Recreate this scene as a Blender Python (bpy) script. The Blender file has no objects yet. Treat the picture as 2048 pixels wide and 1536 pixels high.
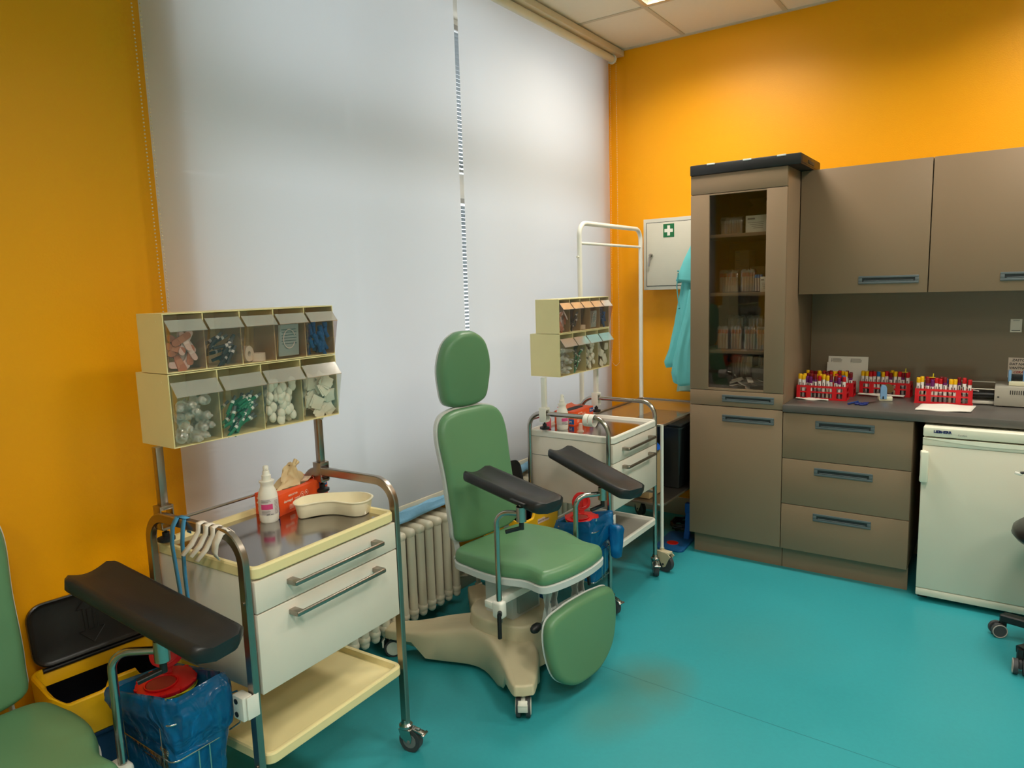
import bpy, bmesh, math, random
from mathutils import Vector, Matrix, Euler, noise
random.seed(7)
PI = math.pi
S = bpy.context.scene
COL = S.collection

# ------------------------------------------------------------------ camera
cam_data = bpy.data.cameras.new('camera')
cam = bpy.data.objects.new('camera', cam_data)
COL.objects.link(cam)
_r = Vector((0.81979455, 0.57187184, -0.02999166))
_u = Vector((-0.05346701, 0.12858023, 0.99025674))
_f = Vector((-0.57015627, 0.81020351, -0.13598565))
M = Matrix((( _r.x, _u.x, -_f.x, 0.0), (_r.y, _u.y, -_f.y, 0.0), (_r.z, _u.z, -_f.z, 1.55), (0, 0, 0, 1)))
cam.matrix_world = M
cam_data.sensor_width = 36.0
cam_data.lens = 1417.92 * 36.0 / 2048.0
cam_data.clip_start = 0.02
S.camera = cam

# ------------------------------------------------------------------ view, world
S.view_settings.view_transform = 'Standard'
S.view_settings.look = 'None'
S.view_settings.gamma = 1.0
S.view_settings.use_curve_mapping = False
S.view_settings.exposure = 0.0
W = bpy.data.worlds.new('world'); S.world = W
W.use_nodes = True
bg = W.node_tree.nodes['Background']
bg.inputs[0].default_value = (0.86, 0.93, 1.0, 1); bg.inputs[1].default_value = 4.3

XW = -2.27          # window wall
YB = 4.40           # back wall
ZC = 3.04           # ceiling
XR, YF = 2.6, -2.6  # walls behind the camera
Y0, Y1, Z0, Z1 = 1.36, 4.22, 0.56, 2.985   # window opening

# daylight entering the window: a portal guides the sky light in
def area(name, loc, rot, sx, sy, power, color, spread=None, portal=False, parent=None):
    L = bpy.data.lights.new(name, 'AREA'); L.shape = 'RECTANGLE'; L.size = sx; L.size_y = sy
    L.energy = power; L.color = color
    if spread: L.spread = spread
    if portal: L.cycles.is_portal = True
    o = bpy.data.objects.new(name, L); COL.objects.link(o); o.location = loc; o.rotation_euler = rot
    if parent: o.parent = parent
    return o
area('daylight_portal', (XW - 0.42, (Y0 + Y1) / 2, (Z0 + Z1) / 2), (0, -PI / 2, 0), Z1 - Z0, Y1 - Y0, 1, (1, 1, 1), portal=True)
LAMP_COL = (1.0, 0.945, 0.84)
LAMP_W = 21.0
LAMPS = [(-1.425, 3.52), (0.375, 3.52), (0.375, 1.72), (-0.225, -0.08), (0.375, -1.28), (1.575, 0.52)]

# ------------------------------------------------------------------ materials
MATS = {}
def srgb(r, g, b):
    f = lambda c: (c / 255.0) / 12.92 if c <= 10.3 else (((c / 255.0) + 0.055) / 1.055) ** 2.4
    return (f(r), f(g), f(b), 1.0)
def mat(name, color, rough=0.5, metal=0.0, spec=0.5, noise=None, bump=None, coat=0.0, trans=0.0, sss=0.0):
    if name in MATS: return MATS[name]
    m = bpy.data.materials.new(name); m.use_nodes = True
    nt = m.node_tree; p = nt.nodes['Principled BSDF']
    p.inputs['Base Color'].default_value = color
    p.inputs['Roughness'].default_value = rough
    p.inputs['Metallic'].default_value = metal
    p.inputs['Specular IOR Level'].default_value = spec
    p.inputs['Coat Weight'].default_value = coat
    if trans: p.inputs['Transmission Weight'].default_value = trans
    if sss:
        p.inputs['Subsurface Weight'].default_value = sss; p.inputs['Subsurface Radius'].default_value = (0.02, 0.02, 0.02)
    tc = nt.nodes.new('ShaderNodeTexCoord')
    n = nt.nodes.new('ShaderNodeTexNoise')
    ns = noise or (12.0, 0.04)
    n.inputs['Scale'].default_value = ns[0]; n.inputs['Detail'].default_value = 4
    nt.links.new(tc.outputs['Object'], n.inputs['Vector'])
    mix = nt.nodes.new('ShaderNodeMix'); mix.data_type = 'RGBA'; mix.blend_type = 'MULTIPLY'
    mix.inputs[0].default_value = 1.0
    mr = nt.nodes.new('ShaderNodeMapRange'); mr.inputs[3].default_value = 1 - ns[1]; mr.inputs[4].default_value = 1 + ns[1]
    nt.links.new(n.outputs[0], mr.inputs[0])
    mix.inputs[6].default_value = color
    nt.links.new(mr.outputs[0], mix.inputs[7]); nt.links.new(mix.outputs[2], p.inputs['Base Color'])
    if bump:
        b = nt.nodes.new('ShaderNodeBump'); b.inputs['Strength'].default_value = bump[1]; b.inputs['Distance'].default_value = 0.002
        n2 = nt.nodes.new('ShaderNodeTexNoise'); n2.inputs['Scale'].default_value = bump[0]; n2.inputs['Detail'].default_value = 3
        nt.links.new(tc.outputs['Object'], n2.inputs['Vector'])
        nt.links.new(n2.outputs[0], b.inputs['Height']); nt.links.new(b.outputs[0], p.inputs['Normal'])
    MATS[name] = m
    return m
def clear(name, color, gloss=0.12, alpha=0.85, rough=0.05):
    """thin clear plastic or glass: mostly see-through with a glossy reflection"""
    if name in MATS: return MATS[name]
    m = bpy.data.materials.new(name); m.use_nodes = True; nt = m.node_tree
    for n in list(nt.nodes): nt.nodes.remove(n)
    out = nt.nodes.new('ShaderNodeOutputMaterial')
    tr = nt.nodes.new('ShaderNodeBsdfTransparent'); tr.inputs[0].default_value = color
    df = nt.nodes.new('ShaderNodeBsdfDiffuse'); df.inputs[0].default_value = color
    gl = nt.nodes.new('ShaderNodeBsdfGlossy'); gl.inputs['Roughness'].default_value = rough; gl.inputs[0].default_value = (1, 1, 1, 1)
    m1 = nt.nodes.new('ShaderNodeMixShader'); m1.inputs[0].default_value = 1 - alpha
    nt.links.new(tr.outputs[0], m1.inputs[1]); nt.links.new(df.outputs[0], m1.inputs[2])
    lw = nt.nodes.new('ShaderNodeLayerWeight'); lw.inputs[0].default_value = 0.3
    ma = nt.nodes.new('ShaderNodeMath'); ma.operation = 'MULTIPLY_ADD'; ma.inputs[1].default_value = 0.22; ma.inputs[2].default_value = gloss * 0.5
    nt.links.new(lw.outputs['Fresnel'], ma.inputs[0])
    m2 = nt.nodes.new('ShaderNodeMixShader')
    nt.links.new(ma.outputs[0], m2.inputs[0]); nt.links.new(m1.outputs[0], m2.inputs[1]); nt.links.new(gl.outputs[0], m2.inputs[2])
    nt.links.new(m2.outputs[0], out.inputs[0])
    MATS[name] = m
    return m
def emis(name, color, strength):
    if name in MATS: return MATS[name]
    m = bpy.data.materials.new(name); m.use_nodes = True; nt = m.node_tree
    p = nt.nodes['Principled BSDF']; p.inputs['Base Color'].default_value = color
    p.inputs['Emission Color'].default_value = color; p.inputs['Emission Strength'].default_value = strength
    MATS[name] = m
    return m

ORANGE = mat('orange_wall_paint', srgb(252, 171, 0), 0.42, spec=0.35, noise=(1.3, 0.03), bump=(160, 0.25))
WHITE_PAINT = mat('white_paint', srgb(225, 220, 205), 0.6)
CEIL = mat('ceiling_tile', srgb(236, 226, 206), 0.9, noise=(40, 0.02))
CEIL_T = mat('ceiling_grid', srgb(205, 192, 168), 0.5)
BROWN = mat('brown_cabinet_laminate', srgb(141, 117, 92), 0.42, spec=0.4, noise=(6, 0.02))
BROWN_D = mat('brown_cabinet_edge', srgb(120, 98, 76), 0.45)
COUNTER = mat('dark_grey_worktop', srgb(92, 87, 82), 0.33, noise=(30, 0.05))
GREY_H = mat('grey_handle_plastic', srgb(92, 100, 102), 0.45)
DARKSLOT = mat('dark_slot', srgb(38, 42, 44), 0.6)
VOID = mat('dark_plastic', srgb(20, 20, 20), 0.5)
CREAM = mat('cream_plastic', srgb(242, 224, 166), 0.38, spec=0.5)
CREAM_W = mat('warm_white_plastic', srgb(238, 234, 222), 0.38)
WHITE = mat('white_lacquer', srgb(232, 221, 206), 0.24, spec=0.5)
WHITE_P = mat('white_plastic', srgb(240, 236, 225), 0.35)
STEEL = mat('brushed_steel', srgb(164, 154, 143), 0.31, metal=1.0, noise=(60, 0.04))
CHROME = mat('chrome', srgb(180, 175, 167), 0.22, metal=1.0, noise=(8, 0.01))
TRAYSTEEL = mat('polished_steel_sheet', srgb(176, 172, 170), 0.13, metal=1.0, noise=(9, 0.03))
BLACK_P = mat('black_plastic', srgb(24, 24, 25), 0.45)
BLACK_PU = mat('black_polyurethane', srgb(31, 31, 32), 0.42, noise=(14, 0.1), bump=(300, 0.12))
GREEN = mat('green_upholstery', srgb(98, 142, 102), 0.36, spec=0.45, noise=(5, 0.03), bump=(420, 0.08))
GREY_SH = mat('light_grey_shell', srgb(206, 208, 204), 0.35)
BEIGE = mat('beige_plastic', srgb(206, 192, 158), 0.38)
RUB = mat('grey_rubber', srgb(64, 64, 66), 0.6)
YEL = mat('yellow_plastic', srgb(250, 190, 12), 0.35)
YEL_D = mat('sharps_yellow', srgb(232, 206, 40), 0.35)
RED = mat('red_plastic', srgb(226, 22, 24), 0.3)
NAVY = mat('navy_plastic', srgb(18, 50, 92), 0.4)
SCRUB = mat('teal_cloth', srgb(106, 198, 200), 0.85, noise=(25, 0.06), bump=(500, 0.3))
PALE = mat('pale_green_cloth', srgb(176, 212, 196), 0.85)
PAPER = mat('white_paper', srgb(238, 230, 218), 0.8)
INK = mat('black_ink', srgb(30, 30, 34), 0.7)
GREYINK = mat('grey_print', srgb(150, 140, 136), 0.7)
LOGO_BLUE = mat('navy_print', srgb(10, 30, 95), 0.5)
RADM = mat('radiator_enamel', srgb(222, 214, 192), 0.35)
TILESK = mat('grey_skirting', srgb(178, 168, 150), 0.5)

# blue polythene bag
def bag_mat():
    m = bpy.data.materials.new('blue_polythene'); m.use_nodes = True; nt = m.node_tree
    for n in list(nt.nodes): nt.nodes.remove(n)
    out = nt.nodes.new('ShaderNodeOutputMaterial')
    d = nt.nodes.new('ShaderNodeBsdfDiffuse'); d.inputs[0].default_value = (0.008, 0.28, 0.70, 1)
    tl = nt.nodes.new('ShaderNodeBsdfTranslucent'); tl.inputs[0].default_value = (0.02, 0.45, 0.95, 1)
    tr = nt.nodes.new('ShaderNodeBsdfTransparent'); tr.inputs[0].default_value = (0.15, 0.60, 0.88, 1)
    g = nt.nodes.new('ShaderNodeBsdfGlossy'); g.inputs['Roughness'].default_value = 0.16
    a = nt.nodes.new('ShaderNodeMixShader'); a.inputs[0].default_value = 0.35
    nt.links.new(d.outputs[0], a.inputs[1]); nt.links.new(tl.outputs[0], a.inputs[2])
    b = nt.nodes.new('ShaderNodeMixShader'); b.inputs[0].default_value = 0.48
    nt.links.new(a.outputs[0], b.inputs[1]); nt.links.new(tr.outputs[0], b.inputs[2])
    lw = nt.nodes.new('ShaderNodeLayerWeight'); lw.inputs[0].default_value = 0.35
    c = nt.nodes.new('ShaderNodeMixShader'); nt.links.new(lw.outputs['Fresnel'], c.inputs[0])
    nt.links.new(b.outputs[0], c.inputs[1]); nt.links.new(g.outputs[0], c.inputs[2])
    nt.links.new(c.outputs[0], out.inputs[0])
    tc = nt.nodes.new('ShaderNodeTexCoord'); n = nt.nodes.new('ShaderNodeTexNoise'); n.inputs['Scale'].default_value = 11; n.inputs['Distortion'].default_value = 1.2; n.inputs['Detail'].default_value = 3
    bp = nt.nodes.new('ShaderNodeBump'); bp.inputs['Strength'].default_value = 0.8; bp.inputs['Distance'].default_value = 0.025
    nt.links.new(tc.outputs['Object'], n.inputs['Vector']); nt.links.new(n.outputs[0], bp.inputs['Height'])
    for s in (d, g): nt.links.new(bp.outputs[0], s.inputs['Normal'])
    return m
BAG = bag_mat()
# roller blind cloth: diffuse + translucent
def blind_mat():
    m = bpy.data.materials.new('screen_fabric'); m.use_nodes = True; nt = m.node_tree
    for n in list(nt.nodes): nt.nodes.remove(n)
    out = nt.nodes.new('ShaderNodeOutputMaterial')
    d = nt.nodes.new('ShaderNodeBsdfDiffuse'); d.inputs[0].default_value = (0.68, 0.655, 0.63, 1)
    tl = nt.nodes.new('ShaderNodeBsdfTranslucent'); tl.inputs[0].default_value = (0.72, 0.72, 0.71, 1)
    tr = nt.nodes.new('ShaderNodeBsdfTransparent'); tr.inputs[0].default_value = (1, 1, 1, 1)
    a = nt.nodes.new('ShaderNodeMixShader'); a.inputs[0].default_value = 0.47
    nt.links.new(d.outputs[0], a.inputs[1]); nt.links.new(tl.outputs[0], a.inputs[2])
    b = nt.nodes.new('ShaderNodeMixShader'); b.inputs[0].default_value = 0.007
    nt.links.new(a.outputs[0], b.inputs[1]); nt.links.new(tr.outputs[0], b.inputs[2])
    nt.links.new(b.outputs[0], out.inputs[0])
    tc = nt.nodes.new('ShaderNodeTexCoord'); n = nt.nodes.new('ShaderNodeTexNoise'); n.inputs['Scale'].default_value = 350
    bp = nt.nodes.new('ShaderNodeBump'); bp.inputs['Strength'].default_value = 0.12; bp.inputs['Distance'].default_value = 0.001
    nt.links.new(tc.outputs['Object'], n.inputs['Vector']); nt.links.new(n.outputs[0], bp.inputs['Height'])
    nt.links.new(bp.outputs[0], d.inputs['Normal'])
    return m
FABRIC = blind_mat()
GLASS = clear('window_glass', (1, 1, 1, 1), 0.05, 1.0, 0.0)
CABGLASS = clear('smoked_glass', (0.80, 0.78, 0.75, 1), 0.06, 1.0, 0.02)
SHELFGLASS = clear('shelf_glass', (0.9, 0.92, 0.9, 1), 0.25, 0.97, 0.02)
CLEAR = clear('clear_plastic', (0.99, 0.985, 0.965, 1), 0.03, 0.99, 0.1)
CLEAR_S = clear('smoky_clear_plastic', (0.95, 0.90, 0.89, 1), 0.04, 0.985, 0.08)
TUBEGLASS = clear('tube_plastic', (0.95, 0.95, 0.95, 1), 0.2, 0.75, 0.08)
LIPM = clear('milky_glare_lip', (0.95, 0.93, 0.90, 1), 0.65, 0.80, 0.10)  # ceiling-lamp glare on the milky bin lips, put into their colour and gloss
WRAP = clear('crinkled_film', (0.92, 0.92, 0.92, 1), 0.5, 0.9, 0.15)

# ------------------------------------------------------------------ mesh helper
class MB:
    def __init__(self): self.bm = bmesh.new(); self.mats = []; self.mi = 0
    def use(self, m):
        if m not in self.mats: self.mats.append(m)
        self.mi = self.mats.index(m); return self
    def _faces(self, fs):
        for f in fs: f.material_index = self.mi
    def box(self, c, s, bev=0.0, rot=None, seg=2):
        """centre c, full sizes s"""
        m = Matrix.Translation(c)
        if rot is not None: m = m @ (rot.to_4x4() if isinstance(rot, Matrix) else Euler(rot).to_matrix().to_4x4())
        m = m @ Matrix.Diagonal((s[0], s[1], s[2], 1))
        r = bmesh.ops.create_cube(self.bm, size=1.0, matrix=m)
        vs = r['verts']; fs = set(f for v in vs for f in v.link_faces)
        if bev > 0:
            es = set(e for v in vs for e in v.link_edges)
            b = bmesh.ops.bevel(self.bm, geom=list(es), offset=min(bev, min(s) * 0.49), segments=seg, profile=0.5, affect='EDGES')
            fs = set(b['faces']) | set(f for f in fs if f.is_valid)
        self._faces(fs); return self
    def b2(self, a, b, bev=0.0, seg=2):
        """box from corner a to corner b"""
        return self.box([(a[i] + b[i]) / 2 for i in range(3)], [abs(b[i] - a[i]) for i in range(3)], bev, seg=seg)
    def rings(self, rings, cap=True, closed=False, cyc=True):
        bm = self.bm; R = [[bm.verts.new(p) for p in r] for r in rings]; n = len(R[0]); fs = []
        m = len(R)
        for i in range(m if closed else m - 1):
            a, b = R[i], R[(i + 1) % m]
            for j in range(n if cyc else n - 1):
                k = (j + 1) % n
                try: fs.append(bm.faces.new((a[j], a[k], b[k], b[j])))
                except ValueError: pass
        if cap and not closed:
            for r in (list(reversed(R[0])), R[-1]):
                try: fs.append(bm.faces.new(r))
                except ValueError: pass
        self._faces(fs); return self
    def cyl(self, p0, p1, r, r1=None, seg=16, cap=True):
        p0, p1 = Vector(p0), Vector(p1); d = (p1 - p0).normalized()
        a = d.orthogonal().normalized(); b = d.cross(a)
        r1 = r if r1 is None else r1
        mk = lambda p, q: [p + (a * math.cos(t) + b * math.sin(t)) * q for t in [2 * PI * i / seg for i in range(seg)]]
        return self.rings([mk(p0, r), mk(p1, r1)], cap)
    def lathe(self, prof, o=(0, 0, 0), seg=24, axis=(0, 0, 1), cap=True, sx=1.0, sy=1.0):
        d = Vector(axis).normalized()
        if abs(d.z) > 0.999: a, b = Vector((1, 0, 0)), Vector((0, 1, 0))
        else: a = d.orthogonal().normalized(); b = d.cross(a)
        o = Vector(o)
        return self.rings([[o + d * z + (a * math.cos(t) * sx + b * math.sin(t) * sy) * max(r, 1e-4) for t in [2 * PI * i / seg for i in range(seg)]] for r, z in prof], cap)
    def tube(self, path, r, seg=10, closed=False, sq=None, up=None):
        """sweep a circle (or a rectangle sq=(w,h)) along a path"""
        P = [Vector(p) for p in path]; n = len(P); R = []
        prev = None
        for i in range(n):
            if closed: t = (P[(i + 1) % n] - P[i - 1]).normalized()
            else: t = (P[min(i + 1, n - 1)] - P[max(i - 1, 0)]).normalized()
            if up is not None:
                a = Vector(up) - t * Vector(up).dot(t); a.normalize()
            elif prev is None: a = t.orthogonal().normalized()
            else: a = (prev - t * prev.dot(t)).normalized()
            prev = a; b = t.cross(a)
            k = 1.0
            if not closed and 0 < i < n - 1:
                c = (P[i + 1] - P[i]).normalized().dot((P[i] - P[i - 1]).normalized()); k = 1 / max(0.5, math.sqrt((1 + c) / 2))
            if sq:
                w, h = sq[0] / 2, sq[1] / 2; ch = min(w, h) * 0.3
                pts = [(w - ch, h), (w, h - ch), (w, -h + ch), (w - ch, -h), (-w + ch, -h), (-w, -h + ch), (-w, h - ch), (-w + ch, h)]
                R.append([P[i] + a * x + b * y for x, y in pts])
            else:
                R.append([P[i] + (a * math.cos(q) + b * math.sin(q)) * r for q in [2 * PI * j / seg for j in range(seg)]])
        return self.rings(R, True, closed)
    def ball(self, c, r, seg=12, s=(1, 1, 1)):
        m = Matrix.Translation(c) @ Matrix.Diagonal((r * s[0], r * s[1], r * s[2], 1))
        q = bmesh.ops.create_uvsphere(self.bm, u_segments=seg, v_segments=max(6, seg * 2 // 3), radius=1.0, matrix=m)
        self._faces(set(f for v in q['verts'] for f in v.link_faces)); return self
    def ico(self, c, r, sub=1):
        q = bmesh.ops.create_icosphere(self.bm, subdivisions=sub, radius=r, matrix=Matrix.Translation(c))
        self._faces(set(f for v in q['verts'] for f in v.link_faces)); return self
    def loft(self, outline, prof, fn, cap=True):
        """closed 2D outline, profile of (inset, height); fn(x,y,h) -> 3D"""
        n = len(outline); O = [Vector(p) for p in outline]; N = []
        for i in range(n):
            t = (O[(i + 1) % n] - O[i - 1]).normalized(); N.append(Vector((-t.y, t.x)))
        C = sum(O, Vector((0, 0))) / n
        return self.rings([[fn(*(C + (O[i] + N[i] * q[0] - C) * (q[2] if len(q) > 2 else 1.0)), q[1]) for i in range(n)] for q in prof], cap)
    def prism(self, pts, fn, h0, h1, bev=0.0):
        k = [(bev, h0), (bev * 0.3, h0 + bev * 0.3), (0, h0 + bev), (0, h1 - bev), (bev * 0.3, h1 - bev * 0.3), (bev, h1)] if bev else [(0, h0), (0, h1)]
        return self.loft(pts, k, fn)
    def mesh(self, name, smooth=35):
        bmesh.ops.recalc_face_normals(self.bm, faces=self.bm.faces[:])
        me = bpy.data.meshes.new(name); self.bm.to_mesh(me); self.bm.free()
        for m in self.mats: me.materials.append(m)
        if smooth:
            me.polygons.foreach_set('use_smooth', [True] * len(me.polygons)); me.set_sharp_from_angle(angle=math.radians(smooth))
        return me

def tag(o, label=None, cat=None, group=None, kind=None):
    if label: o['label'] = label
    if cat: o['category'] = cat
    if group: o['group'] = group
    if kind: o['kind'] = kind
    return o
def link(name, me, parent=None, loc=None, rot=None):
    o = bpy.data.objects.new(name, me); COL.objects.link(o)
    if parent: o.parent = parent
    if loc is not None: o.location = loc
    if rot is not None: o.rotation_euler = rot
    return o
def obj(name, mb, m=None, parent=None, loc=None, rot=None, smooth=35):
    if m is not None and not mb.mats: mb.mats.append(m)
    return link(name, mb.mesh(name, smooth), parent, loc, rot)
def thing(name, label, cat, loc=(0, 0, 0), rz=0.0, group=None, kind=None):
    o = bpy.data.objects.new(name, None); COL.objects.link(o); o.empty_display_size = 0.1
    o.location = loc; o.rotation_euler = (0, 0, rz)
    return tag(o, label, cat, group, kind)
def struct(name, mb, m=None, smooth=35):
    o = obj(name, mb, m, smooth=smooth); o['kind'] = 'structure'; return o
def dup(o, parent=None, loc=None, rot=None, label=None, group=None):
    c = o.copy(); COL.objects.link(c); c.parent = parent
    if loc is not None: c.location = loc
    if rot is not None: c.rotation_euler = rot
    if label: c['label'] = label
    if group: c['group'] = group
    for ch in list(o.children): dup(ch, c)
    return c
def text_mesh(s, size, m, depth=0.0004, align='LEFT', bold=0.0, shear=0.0):
    cu = bpy.data.curves.new('writing', 'FONT'); cu.body = s; cu.size = size; cu.extrude = depth; cu.align_x = align
    cu.offset = bold; cu.shear = shear; cu.resolution_u = 2
    o = bpy.data.objects.new('writing_tmp', cu); COL.objects.link(o)
    dg = bpy.context.evaluated_depsgraph_get(); dg.update()
    me = bpy.data.meshes.new_from_object(o.evaluated_get(dg))
    me.materials.clear(); me.materials.append(m)
    bpy.data.objects.remove(o); bpy.data.curves.remove(cu)
    return me
def text(name, s, size, m, parent, loc, rot, **k):
    return link(name, text_mesh(s, size, m, **k), parent, loc, rot)
def arc(c, r, a0, a1, n, fn): return [fn(c[0] + r * math.cos(a0 + (a1 - a0) * i / n), c[1] + r * math.sin(a0 + (a1 - a0) * i / n)) for i in range(n + 1)]
def rrect(w, h, r, n=6, cx=0, cy=0):
    pts = []
    for sx, sy, a in ((1, 1, 0), (-1, 1, PI / 2), (-1, -1, PI), (1, -1, 1.5 * PI)):
        for i in range(n + 1):
            t = a + PI / 2 * i / n
            pts.append((cx + sx * (w / 2 - r) + r * math.cos(t), cy + sy * (h / 2 - r) + r * math.sin(t)))
    return pts
def smooth_outline(ctrl, n=8):
    """Catmull-Rom through the control points, closed"""
    P = [Vector(p) for p in ctrl]; out = []; m = len(P)
    for i in range(m):
        a, b, c, d = P[i - 1], P[i], P[(i + 1) % m], P[(i + 2) % m]
        for k in range(n):
            t = k / n
            out.append(0.5 * ((2 * b) + (c - a) * t + (2 * a - 5 * b + 4 * c - d) * t * t + (3 * b - a - 3 * c + d) * t ** 3))
    return out
def ccw(pts):
    A = sum(pts[i - 1][0] * pts[i][1] - pts[i][0] * pts[i - 1][1] for i in range(len(pts)))
    return pts if A > 0 else list(reversed(pts))

# ================================================================== THE ROOM
def floor_mat():
    m = bpy.data.materials.new('teal_vinyl_floor'); m.use_nodes = True; nt = m.node_tree; p = nt.nodes['Principled BSDF']
    p.inputs['Roughness'].default_value = 0.36; p.inputs['Specular IOR Level'].default_value = 0.4
    tc = nt.nodes.new('ShaderNodeTexCoord'); sep = nt.nodes.new('ShaderNodeSeparateXYZ'); nt.links.new(tc.outputs['Object'], sep.inputs[0])
    def M_(op, a, b=None, c=None):
        n = nt.nodes.new('ShaderNodeMath'); n.operation = op
        for i, v in enumerate((a, b, c)):
            if v is None: continue
            if isinstance(v, (int, float)): n.inputs[i].default_value = v
            else: nt.links.new(v, n.inputs[i])
        return n.outputs[0]
    n1 = nt.nodes.new('ShaderNodeTexNoise'); n1.inputs['Scale'].default_value = 1.7; n1.inputs['Detail'].default_value = 5
    n2 = nt.nodes.new('ShaderNodeTexNoise'); n2.inputs['Scale'].default_value = 60; n2.inputs['Detail'].default_value = 3
    for n in (n1, n2): nt.links.new(tc.outputs['Object'], n.inputs['Vector'])
    v = M_('MULTIPLY_ADD', n1.outputs[0], 0.22, 0.84); v = M_('MULTIPLY_ADD', n2.outputs[0], 0.10, v)
    base = nt.nodes.new('ShaderNodeMix'); base.data_type = 'RGBA'; base.blend_type = 'MULTIPLY'; base.inputs[0].default_value = 1
    base.inputs[6].default_value = srgb(50, 154, 162); nt.links.new(v, base.inputs[7])
    # worn brown stains
    def blob(cx, cy, rx, ry, s):
        dx = M_('DIVIDE', M_('SUBTRACT', sep.outputs[0], cx), rx); dy = M_('DIVIDE', M_('SUBTRACT', sep.outputs[1], cy), ry)
        d = M_('SQRT', M_('ADD', M_('MULTIPLY', dx, dx), M_('MULTIPLY', dy, dy)))
        d = M_('SUBTRACT', d, M_('MULTIPLY', M_('SUBTRACT', n1.outputs[0], 0.5), 1.6))
        mr = nt.nodes.new('ShaderNodeMapRange'); mr.inputs[1].default_value = 1.0; mr.inputs[2].default_value = 0.1; mr.inputs[3].default_value = 0; mr.inputs[4].default_value = s
        nt.links.new(d, mr.inputs[0]); return mr.outputs[0]
    st = M_('ADD', blob(-1.08, 2.42, 0.20, 0.26, 0.62), blob(-1.13, 2.12, 0.15, 0.19, 0.36))
    st = M_('ADD', st, blob(-0.85, 2.95, 0.4, 0.35, 0.12))
    mx = nt.nodes.new('ShaderNodeMix'); mx.data_type = 'RGBA'; nt.links.new(st, mx.inputs[0])
    nt.links.new(base.outputs[2], mx.inputs[6]); mx.inputs[7].default_value = srgb(88, 118, 96)
    # welded seam of the vinyl sheet
    ln = M_('ABSOLUTE', M_('SUBTRACT', sep.outputs[1], M_('MULTIPLY_ADD', sep.outputs[0], -0.04, 2.362)))
    sm = M_('MULTIPLY', M_('LESS_THAN', ln, 0.0016), 0.55)
    mx2 = nt.nodes.new('ShaderNodeMix'); mx2.data_type = 'RGBA'; nt.links.new(sm, mx2.inputs[0])
    nt.links.new(mx.outputs[2], mx2.inputs[6]); mx2.inputs[7].default_value = srgb(12, 84, 86)
    nt.links.new(mx2.outputs[2], p.inputs['Base Color'])
    rr = M_('MULTIPLY_ADD', n1.outputs[0], 0.25, 0.27); nt.links.new(rr, p.inputs['Roughness'])
    return m
b = MB(); b.b2((XW - 0.45, YF, -0.1), (XR, YB, 0)); struct('floor', b, floor_mat(), 0)

# ceiling of 600 mm tiles lying in a T grid; three cells hold louvre lamps
b = MB(); gx0, gy0 = -2.325, 3.82
b.use(CEIL)
b.b2((XW, YF, ZC + 0.03), (XR, YB, ZC + 0.12))
cells = set((round((lx - gx0) / 0.6 - 0.5), round((gy0 - ly) / 0.6 - 0.5)) for lx, ly in LAMPS)
for i in range(0, 9):
    for j in range(-1, 11):
        xa, xb = gx0 + 0.6 * i, gx0 + 0.6 * i + 0.6
        ya, yb = gy0 - 0.6 * j - 0.6, gy0 - 0.6 * j
        xa, xb = max(xa, XW), min(xb, XR); ya, yb = max(ya, YF), min(yb, YB)
        if xb - xa < 0.03 or yb - ya < 0.03 or (i, j) in cells: continue
        b.b2((xa + 0.008, ya + 0.008, ZC + 0.004), (xb - 0.008, yb - 0.008, ZC + 0.03), 0.002, 1)
b.use(CEIL_T)
for i in range(0, 10):
    x = gx0 + 0.6 * i
    if XW < x < XR: b.b2((x - 0.012, YF, ZC), (x + 0.012, YB, ZC + 0.006))
for j in range(-1, 12):
    y = gy0 - 0.6 * j
    if YF < y < YB: b.b2((XW, y - 0.012, ZC + 0.0005), (XR, y + 0.012, ZC + 0.006))
b.b2((XW, YB - 0.02, ZC - 0.004), (XR, YB, ZC + 0.004))
struct('ceiling', b)

# walls
b = MB(); b.b2((XW, YB, 0), (XR, YB + 0.15, ZC + 0.12)); struct('wall_back', b, ORANGE, 0)
b = MB()
TH = 0.40
b.b2((XW - TH, YF, 0), (XW, Y0, ZC + 0.12)); b.b2((XW - TH, Y1, 0), (XW, YB + 0.15, ZC + 0.12))
b.b2((XW - TH, Y0, 0), (XW, Y1, Z0 - 0.03)); b.b2((XW - TH, Y0, Z1), (XW, Y1, ZC + 0.12))
struct('wall_left', b, ORANGE, 0)
b = MB(); b.b2((XR, YF, 0), (XR + 0.12, YB + 0.15, ZC + 0.12)); struct('wall_right', b, WHITE_PAINT, 0)
b = MB(); b.b2((XW - TH, YF - 0.12, 0), (XR + 0.12, YF, ZC + 0.12)); struct('wall_front', b, WHITE_PAINT, 0)

# tiled skirting band low on the walls, seen under the cart and behind the chair
SK = mat('beige_skirting', srgb(188, 178, 156), 0.5)
b = MB(); b.b2((XW, YF, 0), (XW + 0.012, YB, 0.10), 0.003); struct('baseboard_left', b, SK)
b = MB(); b.b2((XW + 0.012, YB - 0.012, 0), (XR, YB, 0.12), 0.003); struct('baseboard_back', b, SK)

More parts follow.
